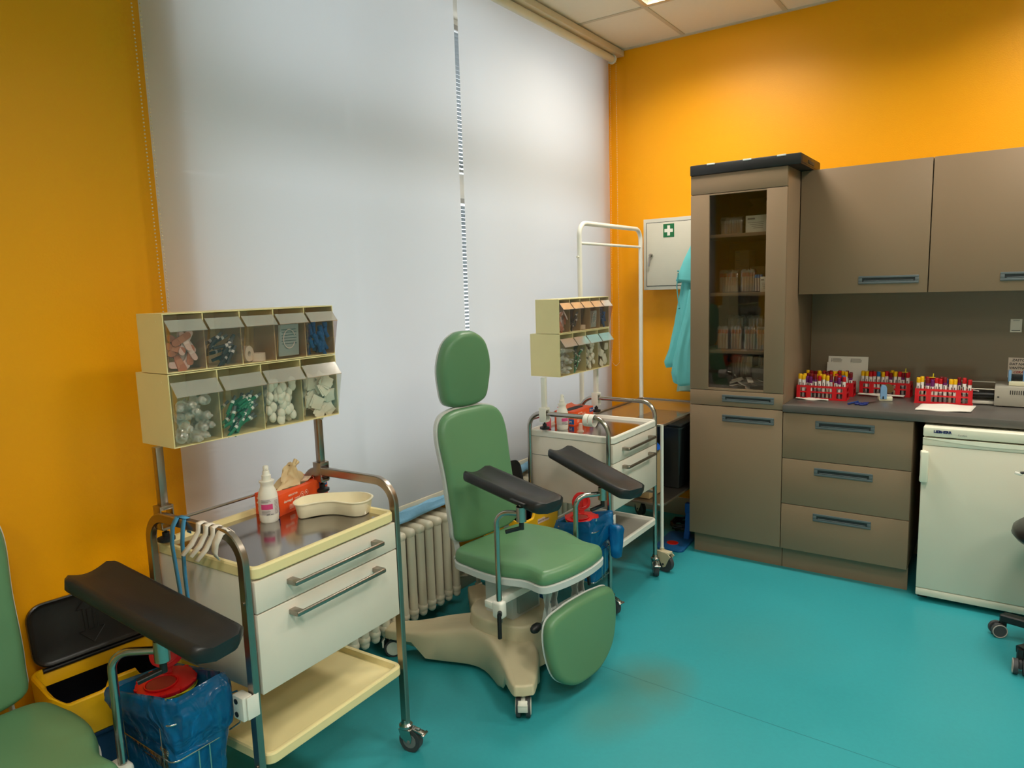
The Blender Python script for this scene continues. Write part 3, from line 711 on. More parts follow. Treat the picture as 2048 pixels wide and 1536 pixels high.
def tilt_rack(label, x, y, W, z0, white_posts, bar_z, py0, py1, rz=0.0):
    """two storage boxes of tilting clear bins on two posts"""
    T = thing('dispenser_rack', label, 'dispenser', (x, y, 0), rz)
    hw = W / 2
    for s, yy in (('l', py0), ('r', py1)):
        b = MB(); b.b2((-0.087, yy - 0.011, bar_z + 0.022), (-0.065, yy + 0.011, z0), 0.002); obj('post', b, CREAM_W if white_posts else STEEL, T)
        b = MB(); b.b2((-0.095, yy - 0.018, bar_z + 0.018), (-0.057, yy + 0.018, bar_z + 0.030), 0.002)
        for q in (-1, 1): b.b2((-0.095, yy + q * 0.018 - 0.002, bar_z - 0.035), (-0.057, yy + q * 0.018 + 0.002, bar_z + 0.03), 0.001)
        b.b2((-0.095, yy - 0.018, bar_z - 0.040), (-0.057, yy + 0.018, bar_z - 0.032), 0.002)
        cl = obj('clamp', b, CREAM_W if white_posts else STEEL, T)
        b = MB(); b.lathe([(0.004, -0.033), (0.004, -0.048), (0.010, -0.050), (0.010, -0.062), (0.024, -0.066), (0.024, -0.074), (0.016, -0.079)], (-0.076, yy, bar_z), 18); obj('knob', b, BLACK_P, cl)
    boxes = ((z0, 0.206, 0.168, 4, CLEAR), (z0 + 0.208, 0.164, 0.133, 5, CLEAR_S))
    info = []
    for zb, h, d, n, cm in boxes:
        k = 0.003
        sh = MB(); sh.b2((-d, -hw, zb), (0, -hw + k, zb + h)); sh.b2((-d, hw - k, zb), (0, hw, zb + h))
        sh.b2((-d, -hw + k, zb), (0, hw - k, zb + k)); sh.b2((-d, -hw + k, zb + h - k), (0, hw - k, zb + h)); sh.b2((-d, -hw + k, zb + k), (-d + k, hw - k, zb + h - k))
        cw = W / n
        for i in range(1, n): sh.b2((-d + k, -hw + cw * i - 0.0015, zb + k), (-0.001, -hw + cw * i + 0.0015, zb + h - k))
        for s in (-1, 1): sh.cyl((-0.035, s * (hw - 0.002), zb + h - 0.022), (-0.035, s * (hw + 0.0008), zb + h - 0.022), 0.0022, seg=8)
        shell = obj('case', sh, CREAM, T, smooth=0)
        for i in range(n):
            yc = -hw + cw * (i + 0.5); w = cw - 0.008
            # clear tilting bin: front wall with a lip that leans out over it
            zt = zb + h
            f0 = (0.001, zb + 0.006); f1 = (0.024, zb + h * 0.80); f2 = (0.001, zt - h * 0.155); 
            b = MB(); t = 0.0012
            def strip(a, c):
                b.rings([[(a[0], yc - w / 2, a[1]), (a[0], yc + w / 2, a[1]), (a[0] - t, yc + w / 2, a[1] - t * 0.3), (a[0] - t, yc - w / 2, a[1] - t * 0.3)],
                         [(c[0], yc - w / 2, c[1]), (c[0], yc + w / 2, c[1]), (c[0] - t, yc + w / 2, c[1] - t * 0.3), (c[0] - t, yc - w / 2, c[1] - t * 0.3)]])
            fa = (0.002, zb + 0.006); fb = (0.030 if h > 0.18 else 0.026, zb + h * 0.70); fc = (0.001, zb + h * 0.885)
            strip(fa, fb); strip((0.0, zb + h * 0.885), (0.0, zt - 0.006))
            for s in (-1, 1):
                yy = yc + s * w / 2
                b.loft(ccw([(fa[0], fa[1]), (fb[0], fb[1]), (fc[0], fc[1]), (-d * 0.7, zb + h * 0.8), (-d * 0.85, zb + 0.006)]), [(0, yy - 0.0006), (0, yy + 0.0006)], lambda u, v, q: (u, q, v))
            tb_ = obj('tilt_bin', b, cm, T, smooth=0)
            b = MB(); strip(fb, fc); b.tube([(fb[0], yc - w / 2, fb[1]), (fb[0], yc + w / 2, fb[1])], 0.0013, seg=5); obj('lip', b, LIPM, tb_, smooth=0)
            info.append((zb, h, d, yc, cw))
    return T, info

T1c = (-1.800, 1.300)
trolley('cream-rimmed steel trolley with two white drawers in the foreground left', T1c[0], T1c[1], math.radians(2.4), 0.545, 0.45, True, False, 0)
T2c = (-1.700, 3.125)
trolley('white-rimmed chrome trolley with two drawers standing behind the green chair', T2c[0], T2c[1], math.radians(0.3), 0.50, 0.47, False, True, 0)

D1 = (-1.870, 1.325); D2 = (-1.750, 3.147)
rack1, info1 = tilt_rack('cream rack of nine clear tilting bins on steel posts above the near cream trolley', D1[0], D1[1], 0.59, 1.134, False, 0.935, 1.0225 - D1[1], 1.590 - D1[1])
rack2, info2 = tilt_rack('cream rack of nine clear tilting bins on white posts above the far trolley', D2[0], D2[1], 0.512, 1.112, True, 0.935, 2.861 - D2[1], 3.389 - D2[1])

# ------------------------------------------------------------ contents of the bins
def plaster_me(m, m2):
    b = MB(); b.use(m); b.prism(rrect(0.058, 0.019, 0.0093, 5), lambda x, y, h: (x, y, h), 0, 0.0022); b.use(m2); b.box((0, 0, 0.0025), (0.016, 0.0165, 0.0012)); return b.mesh('plaster')
PL_W = plaster_me(mat('plaster_pale', srgb(232, 205, 190), 0.7), mat('plaster_pad', srgb(244, 232, 220), 0.7))
PL_T = plaster_me(mat('plaster_tan', srgb(196, 128, 92), 0.7), mat('plaster_tan_pad', srgb(210, 146, 108), 0.7))
def needle_me(body):
    b = MB(); b.use(body); b.cyl((-0.030, 0, 0), (0.006, 0, 0), 0.0045, 0.0052, seg=10)
    b.use(mat('white_label', srgb(236, 236, 230), 0.6)); b.cyl((0.006, 0, 0), (0.014, 0, 0), 0.0056, seg=10)
    b.use(mat('grey_cap', srgb(96, 98, 98), 0.5)); b.cyl((0.014, 0, 0), (0.030, 0, 0), 0.0050, 0.0045, seg=10); return b.mesh('needle')
NEED_B = needle_me(mat('dark_cap', srgb(46, 48, 48), 0.5)); NEED_G = needle_me(mat('green_cap', srgb(6, 120, 84), 0.45))
def holder_me():
    b = MB(); b.lathe([(0.0165, 0), (0.0165, 0.002), (0.0105, 0.002), (0.0100, 0.036), (0.005, 0.038), (0.004, 0.046)], seg=14); return b.mesh('tube_holder')
HOLD = holder_me(); HOLD.materials.append(clear('holder_plastic', (0.97, 0.95, 0.88, 1), 0.10, 0.74, 0.15))
def egg_me():
    b = MB(); b.ball((0, 0, 0), 0.0125, 12, (1.35, 1, 0.85)); return b.mesh('cotton_ball')
EGG = egg_me(); EGG.materials.append(mat('cotton', srgb(244, 236, 220), 0.95, noise=(90, 0.08), bump=(300, 0.6)))
def gauze_me():
    b = MB(); b.box((0, 0, 0), (0.044, 0.044, 0.0028), 0.001); b.box((0.004, 0.002, 0.003), (0.040, 0.036, 0.002), 0.001, rot=(0.05, 0.04, 0.2)); return b.mesh('gauze_pad')
GAUZE = gauze_me(); GAUZE.materials.append(mat('gauze', srgb(240, 232, 214), 0.9))
def bluecap_me():
    b = MB(); b.lathe([(0.006, 0), (0.0065, 0.002), (0.0065, 0.020), (0.0085, 0.022), (0.0085, 0.034), (0.006, 0.036)], (0, 0, -0.018), 12); return b.mesh('blue_cap')
BCAP = bluecap_me(); BCAP.materials.append(mat('blue_cap_plastic', srgb(0, 96, 164), 0.4))
def tape_me():
    b = MB(); P = [(0.0085, -0.0125), (0.024, -0.0125), (0.024, 0.0125), (0.0085, 0.0125), (0.0085, -0.0125)]
    b.lathe(P, seg=24, cap=False); return b.mesh('tape_roll')
TAPE = tape_me(); TAPE.materials.append(mat('paper_tape', srgb(238, 224, 198), 0.7))
def packet_me():
    b = MB(); b.use(mat('packet_paper', srgb(176, 196, 190), 0.5)); b.box((0, 0, 0), (0.003, 0.078, 0.100), 0.001); b.use(mat('packet_print', srgb(60, 110, 110), 0.6))
    for i in range(6): b.box((0.0022, 0.002 * (i % 2), 0.034 - i * 0.009), (0.0006, 0.056, 0.0016))
    b.use(WHITE_P); b.tube([(0.004, 0.022 * math.cos(a), 0.004 + 0.030 * math.sin(a)) for a in [0.3 + 5.6 * i / 24 for i in range(25)]], 0.0016, seg=6)
    return b.mesh('infusion_packet')
PACK = packet_me()
def fill(kind, rack, c, inf, n, me, name, label, cat, group, scale=1.0, hfrac=0.5, flat=False, lying=False, seed=1, front=0.9):
    zb, h, d, yc, cw = inf; rng = random.Random(seed)
    x0r, y0r = c
    lay = max(1, int(n / max(1, round(n / 4.5)))); 
    for i in range(n):
        u = (i + 0.5) / n
        yy = y0r + yc + (rng.random() - 0.5) * (cw - {'plaster': 0.064, 'capped_needle': 0.056, 'tube_holder': 0.05, 'gauze_pad': 0.056, 'cotton_ball': 0.034, 'lancet': 0.040}[name] * scale)
        zz = zb + 0.016 + u * h * hfrac * (0.92 + 0.16 * rng.random())
        depth = -0.006 - rng.random() * (d * 0.30 if i % 3 else 0.008) + (0.010 * u)
        rot = (rng.uniform(-0.5, 0.5), PI / 2 + rng.uniform(-0.35, 0.35), rng.uniform(-0.4, 0.4))
        if flat: rot = (rng.uniform(-PI, PI) * 1.0, PI / 2 + rng.uniform(-0.3, 0.3), 0); rot = tuple(Matrix.Rotation(rng.uniform(-0.3, 0.3), 3, 'Z').to_4x4().to_3x3().__matmul__(Matrix.Rotation(PI / 2 + rng.uniform(-0.35, 0.1), 3, 'Y')).__matmul__(Matrix.Rotation(rng.uniform(-1.5, 1.5), 3, 'Z')).to_euler())
        if lying: rot = (0, rng.uniform(-0.3, 0.5), PI / 2 + rng.uniform(-0.9, 0.9))
        if lying: rot = tuple((Matrix.Rotation(rng.uniform(-0.25, 0.25), 3, 'Z') @ Matrix.Rotation(lying + rng.uniform(-0.45, 0.45), 3, 'X') @ Matrix.Rotation(PI / 2, 3, 'Z')).to_euler())
        o = link(name, me, None, (x0r + depth - 0.008, yy, zz), rot)
        o.scale = (scale,) * 3
        tag(o, label, cat, group)
for (rk, c, info, W_, s, where, k) in ((rack1, D1, info1, 'near', 1.0, 'near cream dispenser rack', 1.0), (rack2, D2, info2, 'far', 0.85, 'far dispenser rack', 0.6)):
    lo, up = info[:4], info[4:]
    fill(0, rk, c, up[0], int(14 * k), PL_W, 'plaster', 'pale wound plaster in the top left bin of the %s' % where, 'plaster', 'pale plasters in the %s' % where, s, 0.48, flat=True, seed=3)
    fill(0, rk, c, up[0], int(10 * k), PL_T, 'plaster', 'tan wound plaster in the top left bin of the %s' % where, 'plaster', 'tan plasters in the %s' % where, s, 0.5, flat=True, seed=4)
    fill(0, rk, c, up[1], int(14 * k), NEED_B, 'capped_needle', 'dark capped needle in the second top bin of the %s' % where, 'needle', 'dark needles in the %s' % where, s, 0.42, lying=0.55, seed=5)
    for q, (dy, dz, r) in enumerate(((-0.028, 0.030, (0.1, PI / 2, 0.5)), (0.012, 0.0285, (0, 0, 0.3)))):
        o = link('tape_roll', TAPE, None, (c[0] - 0.030, c[1] + up[2][3] + dy * s, up[2][0] + dz - (0.012 if q else 0)), r); o.scale = (s,) * 3
        tag(o, 'white tape roll %s in the top bin of the %s' % (('standing', 'lying')[q], where), 'tape')
    o = link('infusion_packet', PACK, None, (c[0] - 0.012, c[1] + up[3][3], up[3][0] + 0.058 * s + 0.003), (0, 0.06, 0)); o.scale = (s,) * 3
    tag(o, 'flat printed infusion packet in the fourth top bin of the %s' % where, 'medical packet')
    fill(0, rk, c, up[4], int(24 * k), BCAP, 'lancet', 'blue plastic lancet in the top right bin of the %s' % where, 'lancet', 'blue lancets in the %s' % where, s, 0.50, lying=0.2, seed=6)
    fill(0, rk, c, lo[0], int(26 * k), HOLD, 'tube_holder', 'clear tube holder in the bottom left bin of the %s' % where, 'tube holder', 'clear tube holders in the %s' % where, s, 0.56, seed=7)
    fill(0, rk, c, lo[1], int(34 * k), NEED_G, 'capped_needle', 'green capped needle in the second bottom bin of the %s' % where, 'needle', 'green needles in the %s' % where, s, 0.46, lying=0.7, seed=8)
    fill(0, rk, c, lo[2], int(54 * k), EGG, 'cotton_ball', 'white cotton ball in the third bottom bin of the %s' % where, 'cotton ball', 'cotton balls in the %s' % where, s, 0.60, seed=9)
    fill(0, rk, c, lo[3], int(20 * k), GAUZE, 'gauze_pad', 'folded white gauze pad in the bottom right bin of the %s' % where, 'gauze', 'gauze pads in the %s' % where, s * 0.95, 0.58, flat=True, seed=10)

# ================================================================== GREEN CHAIRS
def pad(name, parent, outline, fn, thick, m=GREEN, ri=0.02, crown=0.006):
    b = MB(); k = []
    n = 7
    for i in range(n + 1):
        a = PI / 2 * i / n; k.append((ri * (1 - math.sin(a)), -thick / 2 + ri * (1 - math.cos(a)) if False else ri * (1 - math.cos(a)) - 0.0))
    prof = [(0.030, 0.0), (0.004, 0.0), (0.0, 0.004), (0.0, thick - ri)]
    for i in range(1, n + 1):
        a = PI / 2 * i / n; prof.append((ri * (1 - math.cos(a)), thick - ri + ri * math.sin(a)))
    prof += [(ri, thick + crown * (1 - q * q), q) for q in (0.93, 0.85, 0.7, 0.5, 0.3, 0.1, 0.02)]
    prof = [(0.004, 0.0, 0.02), (0.004, 0.0, 0.5)] + prof[1:]
    b.loft(outline, prof, fn)
    return obj(name, b, m, parent, smooth=60)
def lever(parent, p, d, L=0.065, name='clamp_lever'):
    """black plastic clamping lever at p pointing along d"""
    p = Vector(p); d = Vector(d).normalized(); b = MB()
    b.cyl(p + Vector((0, 0, 0.012)), p - Vector((0, 0, 0.016)), 0.009, seg=12)
    q = p - Vector((0, 0, 0.010)); e = q + d * L
    b.tube([q, q + d * 0.02, e - d * 0.02, e], 0.008, up=(0.3, 0.2, 1), sq=(0.012, 0.014))
    return obj(name, b, BLACK_P, parent)
def blood_chair(label, x, y, rz, arms, loc_low=False):
    T = thing('phlebotomy_chair', label, 'medical chair', (x, y, 0), rz)
    # seat
    so = ccw(smooth_outline([(-0.235, -0.19), (-0.12, -0.225), (0.02, -0.222), (0.13, -0.185), (0.215, -0.185), (0.243, -0.10), (0.25, 0.0), (0.243, 0.10), (0.215, 0.185), (0.13, 0.185), (0.02, 0.222), (-0.12, 0.225), (-0.235, 0.19), (-0.252, 0.0)], 6))
    b = MB(); b.loft(so, [(0.008, 0.438, 0.02), (0.008, 0.438, 0.6), (0.008, 0.440), (-0.003, 0.446), (-0.004, 0.470), (0.004, 0.474)], lambda u, v, h: (u, v, h + 0.0)); obj('seat_shell', b, GREY_SH, T, smooth=50)
    pad('seat', T, so, lambda u, v, h: (u, v, 0.474 + h + 0.010 * math.cos(min(1, abs(u) / 0.25) * PI / 2) * (h > 0.03)), 0.046, ri=0.030)
    # backrest
    def back(v, w, h, z0=0.0):
        t = (w - 0.50) / 0.55
        u = -0.250 - 0.012 * t - 0.085 * max(0, t - 0.15) ** 1.3
        return (u + h, v, w)
    bo = ccw(smooth_outline([(-0.165, 0.535), (-0.185, 0.62), (-0.186, 0.80), (-0.192, 0.95), (-0.165, 1.025), (-0.10, 1.052), (0.0, 1.056), (0.10, 1.052), (0.165, 1.025), (0.192, 0.95), (0.186, 0.80), (0.185, 0.62), (0.165, 0.535), (0.0, 0.520)], 6))
    b = MB(); b.loft(bo, [(0.008, -0.030, 0.02), (0.008, -0.030, 0.6), (0.008, -0.029), (-0.004, -0.020), (-0.005, -0.002), (0.004, 0.0)], back); obj('backrest_shell', b, GREY_SH, T, smooth=50)
    pad('backrest', T, bo, lambda v, w, h: back(v, w, h), 0.030, ri=0.024, crown=0.008)
    # headrest
    ho = ccw(smooth_outline([(-0.105, 1.075), (-0.135, 1.15), (-0.142, 1.24), (-0.112, 1.325), (-0.055, 1.366), (0.0, 1.374), (0.055, 1.366), (0.112, 1.325), (0.142, 1.24), (0.135, 1.15), (0.105, 1.075), (0.0, 1.055)], 6))
    hf = lambda v, w, h: (-0.365 + 0.01 * (w - 1.05) * 4 + h, v, w)
    b = MB(); b.loft(ho, [(0.006, -0.016, 0.02), (0.006, -0.016, 0.6), (0.006, -0.014), (0.0, -0.006), (0.0, 0.002)], hf); obj('headrest_shell', b, GREY_SH, T, smooth=50)
    pad('headrest', T, ho, hf, 0.048, ri=0.030, crown=0.008)
    b = MB(); b.box((-0.352, 0, 1.02), (0.012, 0.05, 0.22), 0.003, rot=(0, -0.12, 0)); obj('headrest_stay', b, GREY_SH, T)
    # back hinge
    for s in (-1, 1):
        b = MB(); b.box((-0.262, s * 0.150, 0.480), (0.030, 0.008, 0.14), 0.004, rot=(0, -0.25, 0)); b.cyl((-0.268, s * 0.150 - 0.008, 0.452), (-0.268, s * 0.150 + 0.008, 0.452), 0.016, seg=16); b.box((-0.21, s * 0.150, 0.440), (0.12, 0.010, 0.030), 0.004)
        hg = obj('back_hinge', b, GREY_SH, T)
        b = MB(); b.cyl((-0.268, s * 0.150 - 0.011, 0.452), (-0.268, s * 0.150 + 0.011, 0.452), 0.008, seg=10); obj('hinge_bolt', b, CHROME, hg)
    # column
    cx = -0.105
    b = MB(); b.box((cx, 0, 0.32), (0.15, 0.17, 0.24), 0.004); obj('column', b, GREY_SH, T)
    b = MB(); b.box((cx + 0.005, 0, 0.345), (0.17, 0.12, 0.19), 0.004); b.box((cx, 0, 0.436), (0.30, 0.26, 0.014), 0.003); obj('seat_carrier', b, mat('grey_green_panel', srgb(140, 148, 140), 0.4), T)
    b = MB(); b.box((0.03, 0, 0.385), (0.045, 0.56, 0.028), 0.004); obj('arm_crossbar', b, WHITE_P, T)
    # base moulding with four feet
    foot = [(0.175, -0.265), (0.105, 0.205), (-0.535, 0.215), (-0.535, -0.285)]
    hub = (-0.115, 0.0)
    tips = [Vector(p) for p in foot]; hubv = Vector(hub)
    out = []
    for i in range(4):
        a, c = tips[i], tips[(i + 1) % 4]
        d = (a - hubv).normalized(); n = Vector((-d.y, d.x))
        out += [a + d * 0.008 - n * 0.044, a + d * 0.030 - n * 0.020, a + d * 0.030 + n * 0.020, a + d * 0.008 + n * 0.044]
        mid = (a + c) / 2; w = hubv.lerp(mid, 0.42 if i % 2 == 0 else 0.62)
        out += [hubv.lerp(a, 0.60) + n * 0.082, w, hubv.lerp(c, 0.60) + Vector((( c - hubv).normalized().y, -(c - hubv).normalized().x)) * 0.082]
    bo_ = ccw(smooth_outline(out, 4))
    def bz(u, v, h):
        d = (Vector((u, v)) - hubv).length
        drop = max(0.0, (d - 0.15)) / 0.25
        top = 0.176 - 0.046 * min(1.0, drop); thr = 0.385 if u < -0.115 else 0.28
        bot = 0.022 + (0.066 if d > thr else 0.0) * min(1, (d - thr) / 0.02)
        return (u, v, bot + (top - bot) * h)
    b = MB(); b.loft(bo_, [(0.006, 0.0, 0.1), (0.006, 0.0, 0.6), (0.006, 0.0), (0.0, 0.04), (0.0, 0.80), (0.003, 0.92), (0.009, 0.99), (0.014, 1.01), (0.014, 1.02, 0.85), (0.014, 1.02, 0.5), (0.014, 1.02, 0.1)], bz); obj('base', b, BEIGE, T, smooth=50)
    b = MB(); hu = smooth_outline([(hub[0] + 0.155, -0.10), (hub[0] + 0.175, 0), (hub[0] + 0.155, 0.10), (hub[0] + 0.06, 0.145), (hub[0] - 0.08, 0.14), (hub[0] - 0.155, 0.07), (hub[0] - 0.155, -0.07), (hub[0] - 0.08, -0.14), (hub[0] + 0.06, -0.145)], 5)
    b.loft(ccw(hu), [(-0.012, 0.05), (-0.008, 0.16), (0.0, 0.205), (0.0, 0.222), (0.004, 0.230), (0.010, 0.232), (0.010, 0.232, 0.6), (0.010, 0.232, 0.05)], lambda u, v, h: (u, v, h)); obj('hub_cover', b, BEIGE, T, smooth=50)
    for (u, v), a in zip(foot, (-0.9, 0.8, 2.2, -2.3)):
        c = bpy.data.objects.new('caster', None); COL.objects.link(c); c.parent = T; c.location = (u, v, 0); c.rotation_euler = (0, 0, a); c.empty_display_size = 0.05
        for s in (-1, 1):
            b = MB(); b.cyl((0.008, s * 0.010, 0.038), (0.008, s * 0.026, 0.038), 0.038, seg=24); b.use(RUB); w_ = obj('wheel', b, mat('caster_tyre', srgb(120, 114, 104), 0.6), c)
            b = MB(); b.lathe([(0.030, 0), (0.028, 0.002), (0.010, 0.003)], (0.008, s * 0.0265, 0.038), 20, axis=(0, s, 0)); obj('hub_cap', b, mat('caster_cap', srgb(226, 222, 208), 0.35), w_)
        b = MB(); b.cyl((0, 0, 0.04), (0, 0, 0.10), 0.009, seg=10); b.box((0.004, 0, 0.058), (0.05, 0.020, 0.030), 0.008); obj('stem', b, WHITE_P, c)
        b = MB(); b.box((0.050, 0, 0.072), (0.020, 0.034, 0.006), 0.002, rot=(0, 0.9, 0)); b.box((0.052, 0, 0.055), (0.008, 0.036, 0.030), 0.002); obj('brake_pedal', b, mat('caster_cap', srgb(226, 222, 208), 0.35), c)
    # leg rest hanging at the front
    lo = ccw(smooth_outline([(-0.195, 0.345), (-0.212, 0.25), (-0.175, 0.13), (-0.09, 0.065), (0.0, 0.052), (0.09, 0.065), (0.175, 0.13), (0.212, 0.25), (0.195, 0.345), (0.10, 0.368), (0.0, 0.372), (-0.10, 0.368)], 6))
    lf = lambda v, w, h: (0.225 + 0.06 * (0.37 - w) + h, v, w)
    b = MB(); b.loft(lo, [(0.004, -0.010, 0.02), (0.004, -0.010, 0.6), (0.004, -0.009), (-0.002, -0.003), (0.002, 0.0)], lf); obj('leg_rest_shell', b, GREY_SH, T, smooth=50)
    pad('leg_rest', T, lo, lf, 0.040, ri=0.024)
    b = MB()
    for v in (-0.085, 0.085):
        for k in (-0.02, 0.02):
            b.loft(ccw([(0.135, 0.445), (0.165, 0.445), (0.215, 0.20), (0.190, 0.20)]), [(0, v + k - 0.002), (0, v + k + 0.002)], lambda u, w, h: (u, h, w))
            b.loft(ccw([(0.175, 0.438), (0.195, 0.438), (0.150, 0.25), (0.130, 0.25)]), [(0, v + k - 0.002), (0, v + k + 0.002)], lambda u, w, h: (u, h, w))
    for z in (0.26, 0.34): b.cyl((0.175, -0.105, z), (0.175, 0.105, z), 0.006, seg=8)
    obj('leg_rest_linkage', b, GREY_SH, T)
    b = MB()
    for v in (-0.11, -0.06, 0.06, 0.11): b.cyl((0.162, v - 0.006, 0.432), (0.162, v + 0.006, 0.432), 0.008, seg=10)
    obj('pivot_bolt', b, CHROME, T)
    b = MB(); b.cyl((0.15, -0.03, 0.30), (0.15, -0.135, 0.285), 0.0045, seg=8); obj('release_rod', b, CHROME, T)
    b = MB(); b.lathe([(0.008, 0), (0.016, 0.012), (0.018, 0.03), (0.013, 0.045), (0.007, 0.05)], (0.15, -0.130, 0.286), 14, axis=(0, -1, -0.15)); obj('release_knob', b, BLACK_P, T)
    # arms
    for s, (pu, pv), zt, (su, sv), pb, pf in arms:
        sg = -1 if s == 'L' else 1
        d = Vector((su - pu, sv - pv, 0)); Ln = d.length; d.normalize(); R = 0.045
        P = [(pu, pv, 0.325), (pu, pv, 0.5), (pu, pv, zt - R)]
        P += [(pu + d.x * R * (1 - math.cos(a)), pv + d.y * R * (1 - math.cos(a)), zt - R + R * math.sin(a)) for a in [PI / 2 * i / 7 for i in range(1, 8)]]
        P += [(su, sv, zt)]
        b = MB(); b.tube(P, 0.0105, seg=14); obj('arm_post', b, CHROME, T, smooth=60)
        b = MB(); b.lathe([(0.013, -0.030), (0.0185, -0.028), (0.0185, 0.026), (0.016, 0.028), (0.013, 0.028), (0.012, 0.02)], (su, sv, zt), 20); b.cyl((su, sv, zt - 0.03), (su, sv, zt + 0.05), 0.009, seg=10); obj('arm_socket', b, CHROME, T, smooth=50)
        lever(T, (su, sv, zt - 0.042), (-0.75, -0.65, -0.25) if s == 'L' else (-0.35, -0.9, -0.2), 0.06)
        # clamp on the crossbar
        b = MB(); b.box((pu, pv, 0.375), (0.045, 0.038, 0.065), 0.010, seg=3); b.box((pu - 0.02, pv - sg * 0.022, 0.385), (0.035, 0.012, 0.06), 0.006, seg=3); obj('arm_clamp', b, WHITE_P, T)
        b = MB(); q = Vector((pu + 0.018, pv + sg * 0.018, 0.372)); b.cyl(q, q + Vector((0.012, sg * 0.014, 0)), 0.009, seg=10); q2 = q + Vector((0.010, sg * 0.014, 0)); b.tube([q2, q2 + Vector((0.004, sg * 0.004, -0.03)), q2 + Vector((0.008, sg * 0.008, -0.085))], 0.007, sq=(0.011, 0.014), up=(1, 0, 0)); obj('clamp_lever', b, BLACK_P, T)
        # gutter-shaped pad: outline in its own frame, dished across, upturned side edges
        A = Vector(pb); B = Vector(pf); ax = (B - A); Lp = ax.length; ax.normalize(); side = Vector((0, 0, 1)).cross(ax).normalized(); nn = ax.cross(side)
        w = 0.072; hh = 0.044; b = MB(); rings = []
        n = 26
        for i in range(n + 1):
            t = i / n; q = t * Lp
            e = min(q, Lp - q)
            cut = 0.0 if e > 0.035 else 0.035 - math.sqrt(max(0.0, 0.035 ** 2 - (0.035 - e) ** 2))
            if q > Lp / 2: ww = w - cut * 0.9
            else: ww = w - (0.0 if e > 0.012 else 0.012 - math.sqrt(max(0, 0.012 ** 2 - (0.012 - e) ** 2)))
            dish = 0.017 * (1.0 if q < Lp * 0.75 else max(0, 1 - (q - Lp * 0.75) / (Lp * 0.25)))
            tz = -0.004 if e < 0.002 else 0
            prof = []
            m_ = 14
            for j in range(m_ + 1):
                a = -1 + 2 * j / m_; y_ = a * ww
                dip = dish * (math.cos(a * PI * 0.5) ** 1.2) if abs(a) < 1 else 0
                edge = 0.010 * max(0, (abs(a) - 0.86) / 0.14) ** 2
                prof.append((y_, -dip - edge + tz))
            prof += [(ww, -hh + 0.012), (ww - 0.006, -hh + 0.003), (ww - 0.014, -hh), (-ww + 0.014, -hh), (-ww + 0.006, -hh + 0.003), (-ww, -hh + 0.012)]
            rings.append([A + ax * q + side * y_ + nn * z_ for y_, z_ in prof])
        b.rings(rings); obj('arm_pad', b, BLACK_PU, T, smooth=60)
        b = MB(); zc = (A + ax * ((Vector((su, sv, 0)) - A).dot(ax))) ; zc = zc + nn * -hh; b.box((su, sv, zt + 0.046), (0.07, 0.05, 0.010), 0.002, rot=(0, math.asin(-ax.z) , 0)) ; obj('pad_plate', b, BLACK_P, T)
    return T
blood_chair('green upholstered blood-taking chair with two black arm pads between the two trolleys', -1.52, 2.255, math.radians(-7),
    [('L', (0.07, -0.265), 0.745, (0.155, -0.225), (-0.165, -0.13, 0.850), (0.262, -0.172, 0.800)),
     ('R', (0.05, 0.235), 0.675, (0.11, 0.345), (-0.215, 0.465, 0.815), (0.275, 0.345, 0.725))])
blood_chair('green upholstered blood-taking chair cut off at the lower left of the picture', -1.80, 0.49, math.radians(0),
    [('R', (0.055, 0.262), 0.700, (0.150, 0.338), (-0.150, 0.320, 0.858), (0.355, 0.385, 0.762)),
     ('L', (0.07, -0.265), 0.72, (0.155, -0.245), (-0.165, -0.25, 0.830), (0.262, -0.24, 0.780))])

